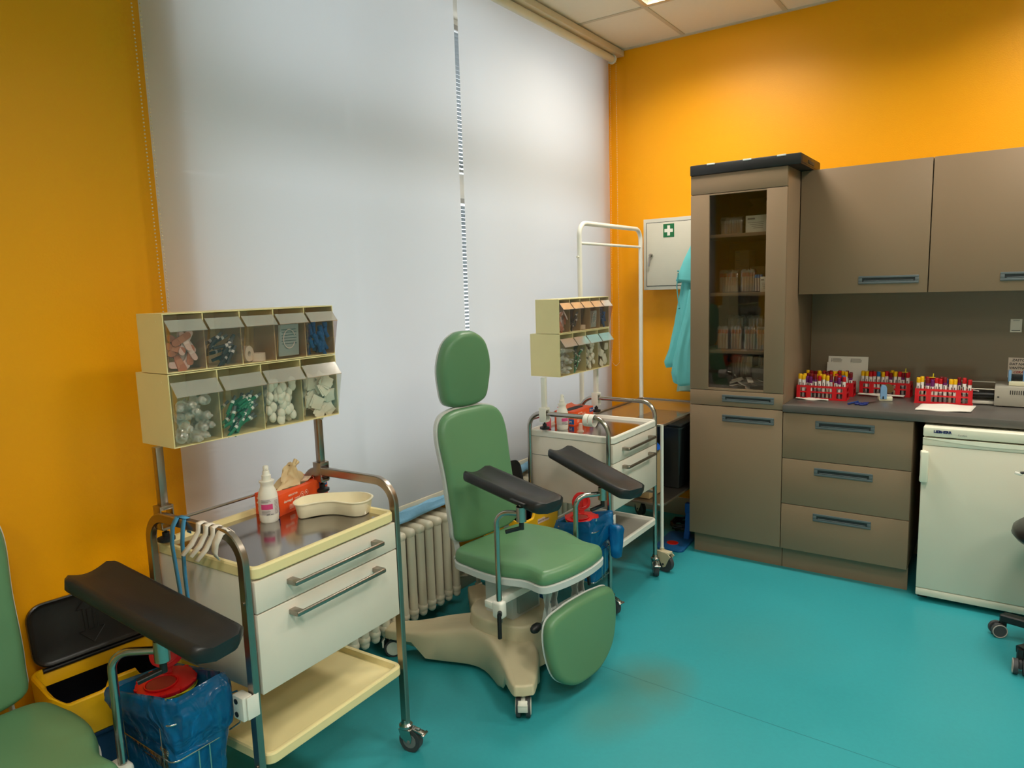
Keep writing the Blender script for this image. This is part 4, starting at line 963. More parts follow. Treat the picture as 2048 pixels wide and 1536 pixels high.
# ================================================================== THINGS ON AND AROUND THE TROLLEYS
ZT = 0.832     # steel sheet of the trolley tops
def bottle(label, x, y, z, h=0.18, pink=True, rz=0.0):
    T = thing('spray_bottle', label, 'bottle', (x, y, z), rz)
    k = h / 0.18
    b = MB(); b.lathe([(0.001, 0), (0.026, 0), (0.029, 0.004), (0.0305, 0.03), (0.030, 0.085), (0.027, 0.098), (0.0205, 0.113), (0.0195, 0.122), (0.024, 0.130), (0.024, 0.133), (0.012, 0.134)], seg=28)
    for v in b.bm.verts: v.co *= k
    obj('body', b, WHITE_P, T, smooth=50)
    b = MB(); b.lathe([(0.0305 , 0.026), (0.0309, 0.027), (0.0306, 0.078), (0.0302, 0.079)], seg=28, cap=False)
    for v in b.bm.verts: v.co *= k
    lb = obj('label', b, mat('bottle_label', srgb(214, 208, 206), 0.5), T, smooth=50)
    if pink:
        b = MB(); R_ = []
        for z_ in (0.045, 0.062): R_.append([(0.0312 * math.cos(a) * k, 0.0312 * math.sin(a) * k, z_ * k) for a in [-1.15 + 1.2 * i / 10 for i in range(11)]])
        b.rings(R_, cap=False, cyc=False); obj('pink_band', b, mat('pink_print', srgb(214, 70, 130), 0.5), lb, smooth=60)
        b = MB()
        for i, z_ in enumerate((0.074, 0.070, 0.067, 0.040, 0.037, 0.034, 0.031)):
            w = (0.9, 1.0, 0.7, 0.8, 0.9, 0.6, 0.5)[i]
            b.rings([[(0.0313 * math.cos(a) * k, 0.0313 * math.sin(a) * k, zz * k) for a in [-1.1 + w * j / 8 for j in range(9)]] for zz in (z_, z_ + 0.0014)], cap=False, cyc=False)
        for i in range(10):
            z_ = 0.03 + 0.0045 * i
            b.rings([[(0.0313 * math.cos(a) * k, 0.0313 * math.sin(a) * k, zz * k) for a in [0.25 + 0.5 * j / 5 for j in range(6)]] for zz in (z_, z_ + 0.0016)], cap=False, cyc=False)
        obj('small_print', b, GREYINK, lb, smooth=0)
        text('volume_print', '250 ml', 0.0075, INK, lb, (0.0315 * math.cos(-0.5) * k, 0.0315 * math.sin(-0.5) * k - 0.004, 0.028 * k), (PI / 2, 0, PI / 2 - 0.5))
    b = MB(); b.lathe([(0.014, 0.133), (0.0145, 0.150), (0.0115, 0.152), (0.0105, 0.160), (0.010, 0.164), (0.0085, 0.165), (0.0085, 0.178), (0.006, 0.181), (0.001, 0.181)], seg=22); b.cyl((0.006, 0, 0.171), (0.012, 0, 0.1715), 0.003, seg=8)
    for v in b.bm.verts: v.co *= k
    obj('spray_head', b, WHITE_P, T, smooth=50)
    return T
bottle('white spray bottle with pink label standing on the near cream trolley', -1.905, 1.338, ZT, 0.18, rz=-0.25)
bottle('white spray bottle on the far trolley beside its orange glove box', -1.815, 3.010, ZT, 0.175, rz=0.0)
OR_BOX = mat('orange_card', srgb(238, 84, 30), 0.45)
GLOVE = mat('latex_glove', srgb(214, 190, 146), 0.5)
def glove_box(label, x, y, rz, open_glove, L=0.245, D=0.115, H=0.072):
    T = thing('glove_box', label, 'glove box', (x, y, ZT), rz)     # long side along local y, front is +x
    b = MB()
    ho = smooth_outline([(-0.022, -0.06), (0.0, -0.07), (0.022, -0.06), (0.030, 0.0), (0.022, 0.06), (0.0, 0.07), (-0.022, 0.06), (-0.030, 0.0)], 4)
    b.b2((-D / 2, -L / 2, 0), (D / 2, L / 2, H - 0.001), 0.001)
    ob = obj('carton', b, OR_BOX, T)
    b = MB(); b.loft(ccw(ho), [(0, H - 0.002), (0, H + 0.0002)], lambda u, v, h: (u * (1 if open_glove else 0.8), v * (1.0 if open_glove else 1.25), h)); obj('opening', b, INK if not open_glove else mat('opening_shade', srgb(120, 96, 70), 0.8), ob)
    b = MB(); b.b2((D / 2 - 0.0005, L / 2 - 0.045, H - 0.030), (D / 2 + 0.0006, L / 2 - 0.004, H - 0.008)); b.b2((D / 2 - 0.03, -L / 2 - 0.0006, 0.006), (D / 2 - 0.0005, -L / 2 + 0.0005, 0.032)); obj('size_patch', b, mat('size_blue', srgb(14, 92, 158), 0.5), ob)
    X = D / 2 + 0.0009; r = (PI / 2, 0, PI / 2)
    WH = mat('white_print', srgb(250, 214, 190), 0.5)
    text('size_letter', 'M', 0.018, WH, ob, (X, L / 2 - 0.041, H - 0.025), r); text('size_word', 'medium', 0.006, WH, ob, (X, L / 2 - 0.026, H - 0.022), r)
    text('maker', 'MERCATOR', 0.0085, WH, ob, (X, -L / 2 + 0.045, H - 0.018), r, bold=0.0002)
    text('product', 'dermagel', 0.0115, WH, ob, (X, -L / 2 + 0.022, H - 0.034), r, bold=0.0003); text('product_type', 'coated', 0.0095, WH, ob, (X, -L / 2 + 0.074, H - 0.034), r)
    r2 = (PI / 2, 0, 0); Yv = -L / 2 - 0.0009
    text('maker', 'MERCATOR', 0.0085, WH, ob, (-D / 2 + 0.010, Yv, H - 0.020), r2, bold=0.0002); text('product', 'dermagel', 0.0105, WH, ob, (-D / 2 + 0.008, Yv, H - 0.035), r2, bold=0.0003)
    text('product_type', 'coated', 0.0085, WH, ob, (-D / 2 + 0.056, Yv, H - 0.035), r2); text('size_letter', 'M', 0.018, WH, ob, (D / 2 - 0.028, Yv, 0.012), r2)
    b = MB()
    for yy in (-0.012, 0.010):
        b.tube([(X, yy + 0.008 * math.cos(a), 0.045 + 0.008 * math.sin(a)) for a in [2 * PI * i / 20 for i in range(20)]], 0.0006, seg=5, closed=True); b.ball((X, yy, 0.045), 0.003, 8, (0.1, 1, 1))
    for i in range(4): b.b2((X - 0.0004, -0.078, 0.012 + i * 0.004), (X, -0.055 + 0.004 * (i % 2), 0.0135 + i * 0.004))
    b.tube([(-D / 2 + 0.012, Yv, 0.010), (-D / 2 + 0.012, Yv, 0.022), (-D / 2 + 0.034, Yv, 0.022), (-D / 2 + 0.040, Yv, 0.016), (-D / 2 + 0.034, Yv, 0.010)], 0.0006, seg=5, closed=True)
    obj('pictogram', b, WH, ob)
    if open_glove:
        g = MB(); rng = random.Random(5); R_ = []
        n, k = 11, 26
        for i in range(n + 1):
            t = i / n; R_.append([])
            for j in range(k):
                a = 2 * PI * j / k
                rad = (0.034 * (1 - t) + 0.011 + 0.008 * t) * (1 + 0.22 * math.sin(a * 5 + t * 5) + 0.12 * math.sin(a * 9 - t * 7))
                R_[-1].append((rad * math.cos(a) * 0.62 - 0.004, rad * math.sin(a) * (1.5 - 0.7 * t) - 0.022 + 0.035 * t + 0.010 * math.sin(t * 6), H - 0.004 + 0.072 * t + 0.006 * math.sin(a * 3 + t * 9) * t))
        g.rings(R_); gl = obj('glove', g, GLOVE, T, smooth=60)
        g = MB()
        for q, (dy, l, tilt) in enumerate(((0.0, 0.030, 0.5), (0.012, 0.024, 1.0), (-0.014, 0.022, -0.5))):
            p0 = Vector((-0.004, 0.012 + dy * 0.4, H + 0.058)); p1 = p0 + Vector((0.004, math.sin(tilt) * l, math.cos(tilt) * l * 0.8)); g.tube([p0, p0.lerp(p1, 0.5) + Vector((0.003, 0, 0.003)), p1], 0.0065, seg=8)
        obj('glove_finger', g, GLOVE, gl, smooth=60)
        g = MB(); g.box((0.004, 0.058, H + 0.003), (0.045, 0.05, 0.003), 0.001, rot=(0.12, -0.2, 0.3)); g.box((0.018, 0.05, H + 0.004), (0.012, 0.022, 0.002), rot=(0.2, 0.5, 0.2)); obj('torn_flap', g, mat('torn_card', srgb(226, 196, 170), 0.7), T)
    else:
        g = MB(); g.box((-0.045, 0, H + 0.006), (0.03, 0.16, 0.0012), rot=(0, 0.5, 0)); obj('open_flap', g, mat('orange_card_pale', srgb(228, 110, 80), 0.6), T)
    return T
glove_box('orange glove box with a tan glove pulled out, on the near cream trolley', -1.983, 1.492, math.radians(12), True, L=0.25, D=0.10)
glove_box('orange glove box with an empty black opening on the far trolley', -1.865, 3.215, math.radians(2), False, L=0.22, D=0.115)

# kidney dish
def kidney():
    T = thing('kidney_dish', 'cream plastic kidney dish on the near cream trolley in front of the glove box', 'dish', (-1.775, 1.492, ZT + 0.0015), math.radians(112))
    o = ccw(smooth_outline([(-0.125, 0.0), (-0.105, 0.050), (-0.05, 0.072), (0.02, 0.074), (0.09, 0.060), (0.125, 0.012), (0.112, -0.045), (0.075, -0.062), (0.040, -0.048), (0.0, -0.026), (-0.045, -0.030), (-0.09, -0.052), (-0.115, -0.040)], 6))
    b = MB(); b.loft(o, [(0.014, 0.0, 0.05), (0.014, 0.0, 0.5), (0.014, 0.0), (0.010, 0.003), (0.002, 0.046), (-0.002, 0.047), (-0.002, 0.049), (0.004, 0.0495), (0.012, 0.004), (0.016, 0.002), (0.016, 0.002, 0.5), (0.016, 0.002, 0.05)], lambda u, v, h: (u, v, h))
    obj('bowl', b, mat('kidney_cream', srgb(248, 238, 208), 0.3), T, smooth=50)
    return T
kd = kidney(); kd.rotation_euler = (0, 0, math.radians(40 + 0))

# tape strips and tourniquet hanging on the left side bar of the near trolley
BARY = T1c[1] - (0.545 / 2 + 0.014); 
def bar_xy(dx):   # point on the near trolley's left crossbar, dx from its centre
    a = math.radians(2.4); u, v = dx, -(0.545 / 2 + 0.014); return T1c[0] + u * math.cos(a) - v * math.sin(a), T1c[1] + u * math.sin(a) + v * math.cos(a)
TAPEW = mat('white_fabric_tape', srgb(242, 232, 220), 0.8, noise=(60, 0.05), bump=(120, 0.5))
for q, (dx, w, l0, l1, sk) in enumerate(((0.045, 0.021, 0.030, 0.070, -0.030), (0.078, 0.022, 0.028, 0.066, -0.024), (0.108, 0.020, 0.025, 0.074, -0.030))):
    x_, y_ = bar_xy(dx); b = MB(); R_ = []
    path = [(-0.006 + sk * 0.9, -0.0335 - 0.012, -l1), (sk * 0.5, -0.026, -l1 * 0.6), (0, -0.0130, -0.006), (0, -0.011, 0.0128), (0, 0.0, 0.0165), (0, 0.0125, 0.0125), (0.004, 0.016, -l0)]
    path = [(p[0], p[1], p[2]) for p in path]
    b.rings([[(p[0] - w / 2, p[1], p[2] + (0.003 if i % 2 else 0)), (p[0], p[1] - 0.0006, p[2] + 0.001), (p[0] + w / 2, p[1], p[2])] for i, p in enumerate(path)], cap=False, cyc=False)
    o = obj('tape_strip', b, TAPEW, None, (x_, y_, 0.935), smooth=60); mm = o.modifiers.new('thickness', 'SOLIDIFY'); mm.thickness = 0.0011; mm.offset = 0
    tag(o, ('white tape strip hanging on the near trolley bar, closest to the blue tourniquet', 'white tape strip hanging on the near trolley bar, middle of three straight strips', 'white tape strip hanging on the near trolley bar, beside the curled strip')[q], 'tape', 'tape strips on the near trolley bar')
x_, y_ = bar_xy(0.148); b = MB()
b.rings([[(0.012 * math.cos(0) * 0 + dx_ - 0.013, yy, zz), (dx_ + 0.013, yy, zz - 0.006)] for dx_, yy, zz in ((-0.018, -0.020, -0.062), (-0.022, -0.024, -0.045), (-0.016, -0.022, -0.018), (-0.004, -0.014, 0.008), (0.002, 0.0, 0.0165), (0.004, 0.014, 0.010), (0.004, 0.017, -0.010))], cap=False, cyc=False)
o = obj('tape_strip', b, TAPEW, None, (x_ - 0.002, y_, 0.935), smooth=60); mm = o.modifiers.new('thickness', 'SOLIDIFY'); mm.thickness = 0.0011; mm.offset = 0
tag(o, 'curled white tape strip hanging at the bend of the near trolley bar', 'tape', 'tape strips on the near trolley bar')
for q, dy in enumerate((-0.020, 0.012)):
    b = MB(); R = 0.045
    b.tube([(0.0, R * math.cos(a) * 0.0 + 0.0275 * math.cos(a), 0.0275 * math.sin(a)) for a in [2 * PI * i / 24 for i in range(24)]], 0.01, closed=True, up=(1, 0, 0), sq=(0.024, 0.004))
    tag(obj('tape_band', b, WHITE_P, None, (T2c[0] + 0.128 + dy * 0.85, T2c[1] - (0.25 + 0.014), 0.926 - 0.004)), ('white tape loop on the far trolley bar, the one farther from the drawers', 'white tape loop on the far trolley bar, the one nearer the drawers')[q], 'tape', 'tape loops on the far trolley bar')
TQ = mat('blue_tourniquet', srgb(70, 150, 200), 0.6, bump=(200, 0.3))
x_, y_ = bar_xy(-0.055); b = MB()
P1 = [(0.0, -0.062, -0.235), (0.002, -0.050, -0.19), (-0.014, -0.040, -0.12), (-0.018, -0.030, -0.06), (-0.010, -0.018, -0.01), (0.0, -0.006, 0.0165), (0.012, 0.010, 0.0165), (0.020, 0.0165, -0.01), (0.026, 0.0165, -0.055), (0.030, -0.022 + 0.03, -0.095), (0.034, -0.030, -0.15), (0.042, -0.040, -0.20), (0.050, -0.050, -0.255)]
P1 = [(0.0, -0.024, -0.235), (0.004, -0.022, -0.19), (-0.006, -0.022, -0.12), (-0.016, -0.021, -0.06), (-0.010, -0.018, -0.01), (0.0, -0.008, 0.0165), (0.006, 0.010, 0.0165), (0.008, 0.0185, 0.0), (0.008, 0.019, -0.035)]
b.rings([[(p[0] - 0.011, p[1], p[2]), (p[0] + 0.011, p[1] - 0.001, p[2])] for p in P1], cap=False, cyc=False)
P2 = [(0.010 + 0.030, -0.018, -0.010), (0.032, -0.0185, -0.05), (0.034, -0.020, -0.10), (0.036, -0.022, -0.14), (0.042, -0.024, -0.19), (0.056, -0.026, -0.245)]
b.rings([[(0.022, -0.006, 0.0170), (0.042, -0.008, 0.0165)]] + [[(p[0] - 0.010, p[1], p[2]), (p[0] + 0.011, p[1] - 0.001, p[2])] for p in P2], cap=False, cyc=False)
b.rings([[(0.0, -0.009, 0.0172), (0.0, 0.006, 0.0172)], [(0.042, -0.009, 0.0172), (0.042, 0.006, 0.0172)]], cap=False, cyc=False)
o = obj('tourniquet', b, TQ, None, (x_, y_, 0.935), smooth=60); mm = o.modifiers.new('thickness', 'SOLIDIFY'); mm.thickness = 0.0014
tag(o, 'light blue elastic tourniquet draped over the left bar of the near trolley', 'tourniquet')

# small things on the far trolley
T = thing('tube_adapter', 'small clear tube holder standing on the far trolley top', 'tube holder', (-1.705, 3.000, ZT))
b = MB(); b.lathe([(0.0165, 0), (0.0165, 0.003), (0.0105, 0.003), (0.0095, 0.038), (0.006, 0.042)], seg=16); obj('barrel', b, MATS['holder_plastic'], T)
T = thing('pink_bottle', 'small pink bottle half hidden behind the spray bottle on the far trolley', 'bottle', (-1.885, 2.985, ZT))
b = MB(); b.lathe([(0.012, 0), (0.016, 0.003), (0.016, 0.05), (0.010, 0.06)], seg=16); obj('body', b, mat('pink_plastic', srgb(232, 92, 110), 0.4), T)
b = MB(); b.lathe([(0.009, 0.06), (0.009, 0.082), (0.006, 0.084)], seg=12); obj('lid', b, RED, T)

# ------------------------------------------------------------ waste baskets with blue bags
WIRE = mat('wire_chrome', srgb(200, 200, 196), 0.2, metal=1.0)
def basket(label, x, y, w, d, zt, zb, clampx, where, tail=False):
    """wire holder on the trolley post with a blue bag; w along x, d along y"""
    T = thing('wire_basket', label, 'basket', (x, y, 0))
    b = MB()
    for z, k in ((zt, 1.0), (zt - 0.10, 0.98), (zb, 0.92)):
        b.tube([(p[0] * k, p[1] * k, z) for p in rrect(w, d, 0.02, 4)], 0.0022, seg=6, closed=True)
    for px in (-w * 0.30, w * 0.34):
        for py in (-d / 2, d / 2):
            b.tube([(px, py, zt), (px, py * 0.98, zt - 0.1), (px, py * 0.92, zb), (px, py * 0.5, zb - 0.012), (px, 0, zb - 0.012)], 0.002, seg=6)
    for py in (-0.015, 0.015): b.tube([(w / 2, py, zt - 0.1), (w / 2, py, zb), (w / 2 - 0.03, py, zb - 0.012), (0, py, zb - 0.012)], 0.002, seg=6)
    obj('wire_frame', b, WIRE, T, smooth=60)
    cx_, cy_ = clampx[0] - x, clampx[1] - y
    b = MB(); b.tube([(w / 2 - 0.01, d / 2, zt), (cx_ - 0.03, cy_ - 0.008, zt + 0.012), (cx_ - 0.012, cy_ - 0.012, zt + 0.008)], 0.0025, seg=6); obj('hook_wire', b, WIRE, T, smooth=60)
    b = MB(); b.tube([(w / 2 - 0.01, d / 2 * 0.98, zt - 0.1), (cx_ - 0.025, cy_ - 0.010, zt - 0.075), (cx_ - 0.010, cy_ - 0.012, zt - 0.045)], 0.0025, seg=6); obj('hook_wire', b, WIRE, T, smooth=60)
    b = MB(); b.box((cx_ - 0.0, cy_ - 0.013, zt - 0.018), (0.044, 0.030, 0.066), 0.003); b.box((cx_ + 0.0255, cy_ - 0.0, zt - 0.018), (0.005, 0.036, 0.062), 0.002); cl = obj('clamp_block', b, WHITE_P, T)
    for z in (0.0, -0.036):
        b = MB(); b.cyl((cx_ - 0.006, cy_ - 0.0285, zt + z), (cx_ - 0.006, cy_ - 0.030, zt + z), 0.0075, seg=14); obj('screw', b, VOID, cl)
    # the bag
    rng = random.Random(int(x * 1000)); n = 72; R_ = []
    o = rrect(w * 0.97, d * 0.97, 0.03, 17); o = o[:len(o)]
    N = len(o)
    def ring(k, z, amp, f0, ph, tilt=0.0):
        r = []
        for i, (px, py) in enumerate(o):
            a = math.atan2(py, px); s = k * (1 + amp * math.sin(a * f0 + ph) + amp * 0.6 * math.sin(a * (f0 * 2 + 3) - ph * 2))
            r.append((px * s, py * s, z + tilt * px + amp * 0.10 * math.sin(a * 7 + ph * 3)))
        return r
    R_ = [ring(0.90, zt - 0.14, 0.015, 7, 0.4), ring(0.94, zt - 0.05, 0.02, 7, 0.9), ring(0.96, zt + 0.010, 0.02, 6, 1.5, 0.02), ring(1.03, zt + 0.036, 0.05, 6, 2.0, 0.22), ring(1.09, zt + 0.034, 0.06, 7, 2.4, 0.22),
          ring(1.12, zt + 0.000, 0.06, 8, 2.9, 0.12), ring(1.09, zt - 0.05, 0.05, 9, 3.4), ring(0.97, zt - 0.09, 0.03, 9, 3.9), ring(0.93, zt - 0.15, 0.03, 8, 4.3), ring(0.90, zt - 0.20, 0.03, 8, 4.8), ring(0.88, zb + 0.005, 0.05, 7, 5.3), ring(0.75, zb - 0.004, 0.04, 7, 5.6), ring(0.3, zb - 0.007, 0.02, 5, 5.8)]
    R2 = []
    for i in range(len(R_) - 1):
        for q in range(5):
            t = q / 5; rr = []
            for p0, p1 in zip(R_[i], R_[i + 1]):
                p = Vector(p0).lerp(Vector(p1), t); ws = min(1.0, 0.25 + max(0.0, (i - 1) * 0.25))
                v3 = Vector((p.x * 16 + x, p.y * 16, p.z * 9)); k = (noise.noise(v3) + 0.55 * abs(noise.noise(v3 * 2.3)) + 0.3 * noise.noise(v3 * 5.1)) * 0.013 * ws
                dr_ = Vector((p.x, p.y, 0)).normalized(); rr.append(p + dr_ * k + Vector((0, 0, k * 0.5 * (1 if i in (2, 3, 4) else 0))))
            R2.append(rr)
    R2.append(R_[-1])
    b = MB(); b.rings(R2, cap=False)
    bg_ = obj('plastic_bag', b, BAG, None, (x, y, 0), smooth=70)
    tag(bg_, 'blue plastic waste bag lining the wire basket %s' % where, 'bag')
    if tail:
        b = MB(); b.rings([[(w / 2 + 0.035 + r * math.cos(a) * (1 + 0.15 * math.sin(3 * a)), d / 2 - 0.03 + r * 0.7 * math.sin(a), z) for a in [2 * PI * i / 20 for i in range(20)]] for r, z in ((0.012, zt - 0.15), (0.026, zt - 0.14), (0.032, zt - 0.08), (0.034, zt - 0.04), (0.038, zt - 0.01), (0.030, zt + 0.004))]); obj('bag_tail', b, BAG, bg_, smooth=70)
    return T
def sharps(label, x, y, z, lidrot, H=0.20):
    T = thing('sharps_container', label, 'sharps container', (x, y, z), lidrot)
    b = MB(); b.lathe([(0.001, 0), (0.052, 0), (0.056, 0.004), (0.068, H - 0.012), (0.074, H - 0.010), (0.074, H)], seg=36); obj('tub', b, YEL_D, T, smooth=40)
    b = MB(); b.lathe([(0.0745, H - 0.006), (0.0765, H - 0.002), (0.0765, H + 0.004), (0.070, H + 0.008), (0.030, H + 0.011), (0.001, H + 0.011)], seg=36)
    for i in range(10):
        a = 2 * PI * i / 10; b.box((0.0735 * math.cos(a), 0.0735 * math.sin(a), H + 0.003), (0.012, 0.012, 0.009), 0.002, rot=(0, 0, a))
    lid = obj('lid', b, RED, T, smooth=40)
    b = MB(); b.lathe([(0.001, H + 0.0108), (0.036, H + 0.0118), (0.036, H + 0.0122), (0.001, H + 0.0125)], (0.024, -0.010, 0), seg=24); obj('opening', b, mat('opening_red_dark', srgb(150, 50, 34), 0.6), lid)
    b = MB(); b.tube([(0.024 + 0.040 * math.cos(a), -0.010 + 0.040 * math.sin(a), H + 0.012) for a in [2 * PI * i / 28 for i in range(28)]], 0.003, seg=6, closed=True); obj('opening_rim', b, RED, lid, smooth=60)
    # raised flap
    b = MB(); fr = lambda u, v, h: (-0.028 - 0.30 * v + h, u, H + 0.012 + v * 0.95)
    b.loft(ccw(smooth_outline([(-0.012, 0.0), (-0.014, 0.014), (-0.036, 0.030), (-0.042, 0.058), (-0.024, 0.088), (0, 0.095), (0.024, 0.088), (0.042, 0.058), (0.036, 0.030), (0.014, 0.014), (0.012, 0.0)], 5)), [(0.001, -0.003), (0, -0.002), (0, 0.002), (0.001, 0.003)], fr)
    for u in (-0.008, 0.008): b.box((-0.028 - 0.30 * 0.055 + 0.006, u, H + 0.012 + 0.055), (0.010, 0.004, 0.05), 0.001, rot=(0, -0.3, 0))
    b.tube([fr(0.032 * math.cos(a), 0.056 + 0.030 * math.sin(a), 0.004) for a in [2 * PI * i / 24 for i in range(24)]], 0.002, seg=5, closed=True)
    obj('flap', b, RED, lid, smooth=50)
    b = MB(); b.tube([(0.074 * math.cos(a), 0.074 * math.sin(a), H - 0.006 - 0.010 * math.sin((a - 0.4) / 2.4 * PI)) for a in [0.4 + 2.4 * i / 16 for i in range(17)]], 0.0018, seg=6); obj('carry_strap', b, YEL_D, T, smooth=60)
    return T
basket('chrome wire bag holder clamped to the left front post of the near trolley', -1.79, 0.905, 0.30, 0.165, 0.500, 0.245, (-1.594 , 1.008), 'on the near trolley')
sharps('yellow sharps container with raised red flap in the blue bag near the cut-off chair', -1.815, 0.915, 0.305, math.radians(-35), 0.215)
basket('chrome wire bag holder clamped to the left front post of the far trolley', -1.535, 2.715, 0.195, 0.165, 0.470, 0.235, (-1.485, 2.862), 'on the far trolley', tail=True)
sharps('yellow sharps container with raised red flap in the blue bag beside the far trolley', -1.545, 2.715, 0.285, math.radians(-58), 0.215)

# ------------------------------------------------------------ yellow and navy bins
def bin_(label, x, y, rz, lid_open=True, H=0.495, text_=True):
    T = thing('waste_bin', label, 'bin', (x, y, 0), rz)
    D_, L_ = 0.215, 0.34
    o = rrect(D_, L_, 0.035, 6)
    b = MB(); b.loft(o, [(0.030, 0.0, 0.1), (0.030, 0.0), (0.026, 0.006), (0.010, H - 0.14), (0.014, H - 0.14)], lambda u, v, h: (u, v, h)); b.loft(o, [(0.006, H - 0.155), (0.002, H - 0.150), (0.002, H - 0.142), (0.008, H - 0.138)], lambda u, v, h: (u, v, h), cap=False); obj('body', b, NAVY, T, smooth=40)
    def rim(u, v, h):
        # front edge dips between two shoulders
        if h > H - 0.03 and u > 0.0:
            k = max(0.0, min(1.0, (abs(v) - 0.035) / 0.012)); h = h - 0.026 * k * (1 if abs(v) < L_ / 2 - 0.03 else max(0, 1 - (abs(v) - L_ / 2 + 0.03) / 0.03))
        return (u, v, h)
    b = MB(); oo = []
    for i in range(len(o)):
        p, q = Vector(o[i]), Vector(o[(i + 1) % len(o)]); m_ = max(1, int((q - p).length / 0.010))
        oo += [tuple(p.lerp(q, j / m_)) for j in range(m_)]
    b.loft(oo, [(0.004, H - 0.140), (0.0, H - 0.136), (-0.006, H - 0.02), (-0.006, H - 0.004), (-0.002, H), (0.006, H), (0.010, H - 0.006), (0.014, H - 0.10)], rim, cap=False); obj('rim', b, YEL, T, smooth=40)
    b = MB(); b.loft(o, [(0.012, H - 0.05), (0.017, H - 0.12), (0.035, 0.06), (0.04, 0.05, 0.2)], lambda u, v, h: (u, v, h), cap=False); obj('liner', b, mat('black_liner', srgb(16, 16, 18), 0.25, bump=(30, 0.9)), T, smooth=60)
    # lid hinged at the back, thrown open
    b = MB(); lo_ = ccw(rrect(L_ - 0.02, 0.185, 0.045, 6, 0, 0.10))
    f = lambda u, v, h: (-D_ / 2 + 0.012 - 0.20 * v + h * 0.97, u, H - 0.004 + v * 0.98 + h * 0.20)
    b.loft(lo_, [(0.010, -0.010), (0.0, -0.006), (0.0, 0.008), (0.004, 0.010), (0.010, 0.006), (0.016, 0.004), (0.016, 0.004, 0.5), (0.016, 0.004, 0.05)], f)
    lid = obj('lid', b, mat('black_lid', srgb(30, 29, 28), 0.33, bump=(90, 0.15)), T, smooth=40)
    b = MB()
    ar = [(0, 0.175), (0.035, 0.140), (0.018, 0.140), (0.018, 0.075), (0.035, 0.075), (0, 0.035), (-0.035, 0.075), (-0.018, 0.075), (-0.018, 0.140), (-0.035, 0.140)]
    b.tube([f(u, v, 0.0065) for u, v in ar], 0.0013, seg=5, closed=True); b.tube([f(u * 0.45, 0.107 + (v - 0.107) * 0.55, 0.0065) for u, v in ((0.018, 0.16), (0.018, 0.05), (-0.018, 0.05), (-0.018, 0.16))], 0.0012, seg=5, closed=True)
    obj('arrow_emboss', b, MATS['black_lid'], lid)
    b = MB(); b.cyl((-D_ / 2 + 0.010, -L_ / 2 + 0.03, H - 0.004), (-D_ / 2 + 0.010, L_ / 2 - 0.03, H - 0.004), 0.007, seg=10); obj('hinge', b, VOID, T)
    b = MB(); b.b2((D_ / 2 + 0.0045, -0.015, H - 0.062), (D_ / 2 + 0.0055, 0.075, H - 0.040)); st = obj('sticker', b, mat('sticker', srgb(232, 200, 180), 0.6), T)
    text('sticker_print', 'INFEKČNÍ ODPAD', 0.0098, mat('sticker_ink', srgb(120, 100, 110), 0.6), st, (D_ / 2 + 0.0058, -0.012, H - 0.054), (PI / 2, 0, PI / 2))
    return T
bin_('yellow and navy waste bin with open black lid against the orange wall, lower left', -2.118, 0.905, math.radians(-6))
bin_('yellow and navy waste bin with open black lid behind the green chair', -1.868, 2.695, math.radians(-4), H=0.508)
# carton standing behind the near bin, foot of a grey pot
tag(obj('grey_bucket', MB().lathe([(0.001, 0), (0.05, 0), (0.062, 0.14), (0.066, 0.15), (0.060, 0.15)], (0, 0, 0), 24), mat('grey_green_plastic', srgb(96, 112, 100), 0.4), None, (-2.17, 0.655, 0)), 'small grey-green bucket on the floor left of the yellow bin', 'bucket')

# ================================================================== CART WITH WHITE FRAME IN THE CORNER
cx0, cx1, cy0, cy1 = -1.955, -1.475, 3.46, 4.25
T = thing('equipment_cart', 'white tube cart with chrome-edged glass top in the orange corner behind the far trolley', 'cart', ((cx0 + cx1) / 2, (cy0 + cy1) / 2, 0))
ox_, oy_ = (cx0 + cx1) / 2, (cy0 + cy1) / 2; hx, hy = (cx1 - cx0) / 2, (cy1 - cy0) / 2
b = MB(); zt = 1.885; R = 0.07
P = [(-hx, -hy, 0.12), (-hx, -hy, 1.0), (-hx, -hy, zt - R)] + [(-hx, -hy + R - R * math.cos(a), zt - R + R * math.sin(a)) for a in [PI / 2 * i / 8 for i in range(1, 9)]]
P += [(-hx, hy - R + R * math.sin(a), zt - R + R * math.cos(a)) for a in [PI / 2 * i / 8 for i in range(0, 9)]] + [(-hx, hy, 1.0), (-hx, hy, 0.12)]
b.tube(P, 0.0135, seg=14); obj('tall_frame', b, WHITE_P, T, smooth=60)
b = MB(); b.cyl((-hx, -hy + 0.01, 1.775), (-hx, hy - 0.01, 1.775), 0.008, seg=10); b.cyl((-hx + 0.0, -hy, 1.70), (-hx, -hy - 0.028, 1.70), 0.006, seg=8); obj('cross_rail', b, WHITE_P, T)
for yy in (-hy, hy):
    b = MB(); b.tube([(hx, yy, 0.12), (hx, yy, 0.80)], 0.009, seg=12); obj('front_post', b, WHITE_P, T)
for z in (0.80, 0.365):
    b = MB(); b.tube([(p[0], p[1], z) for p in rrect(2 * hx, 2 * hy, 0.03, 4)], 0.010, closed=True, up=(0, 0, 1), sq=(0.012, 0.022)); obj('chrome_rail', b, STEEL, T, smooth=40)
b = MB(); b.box((0, 0, 0.797), (2 * hx - 0.02, 2 * hy - 0.02, 0.005)); obj('glass_top', b, SHELFGLASS, T)
b = MB(); b.box((0, 0, 0.362), (2 * hx - 0.02, 2 * hy - 0.02, 0.004)); obj('lower_shelf', b, STEEL, T)
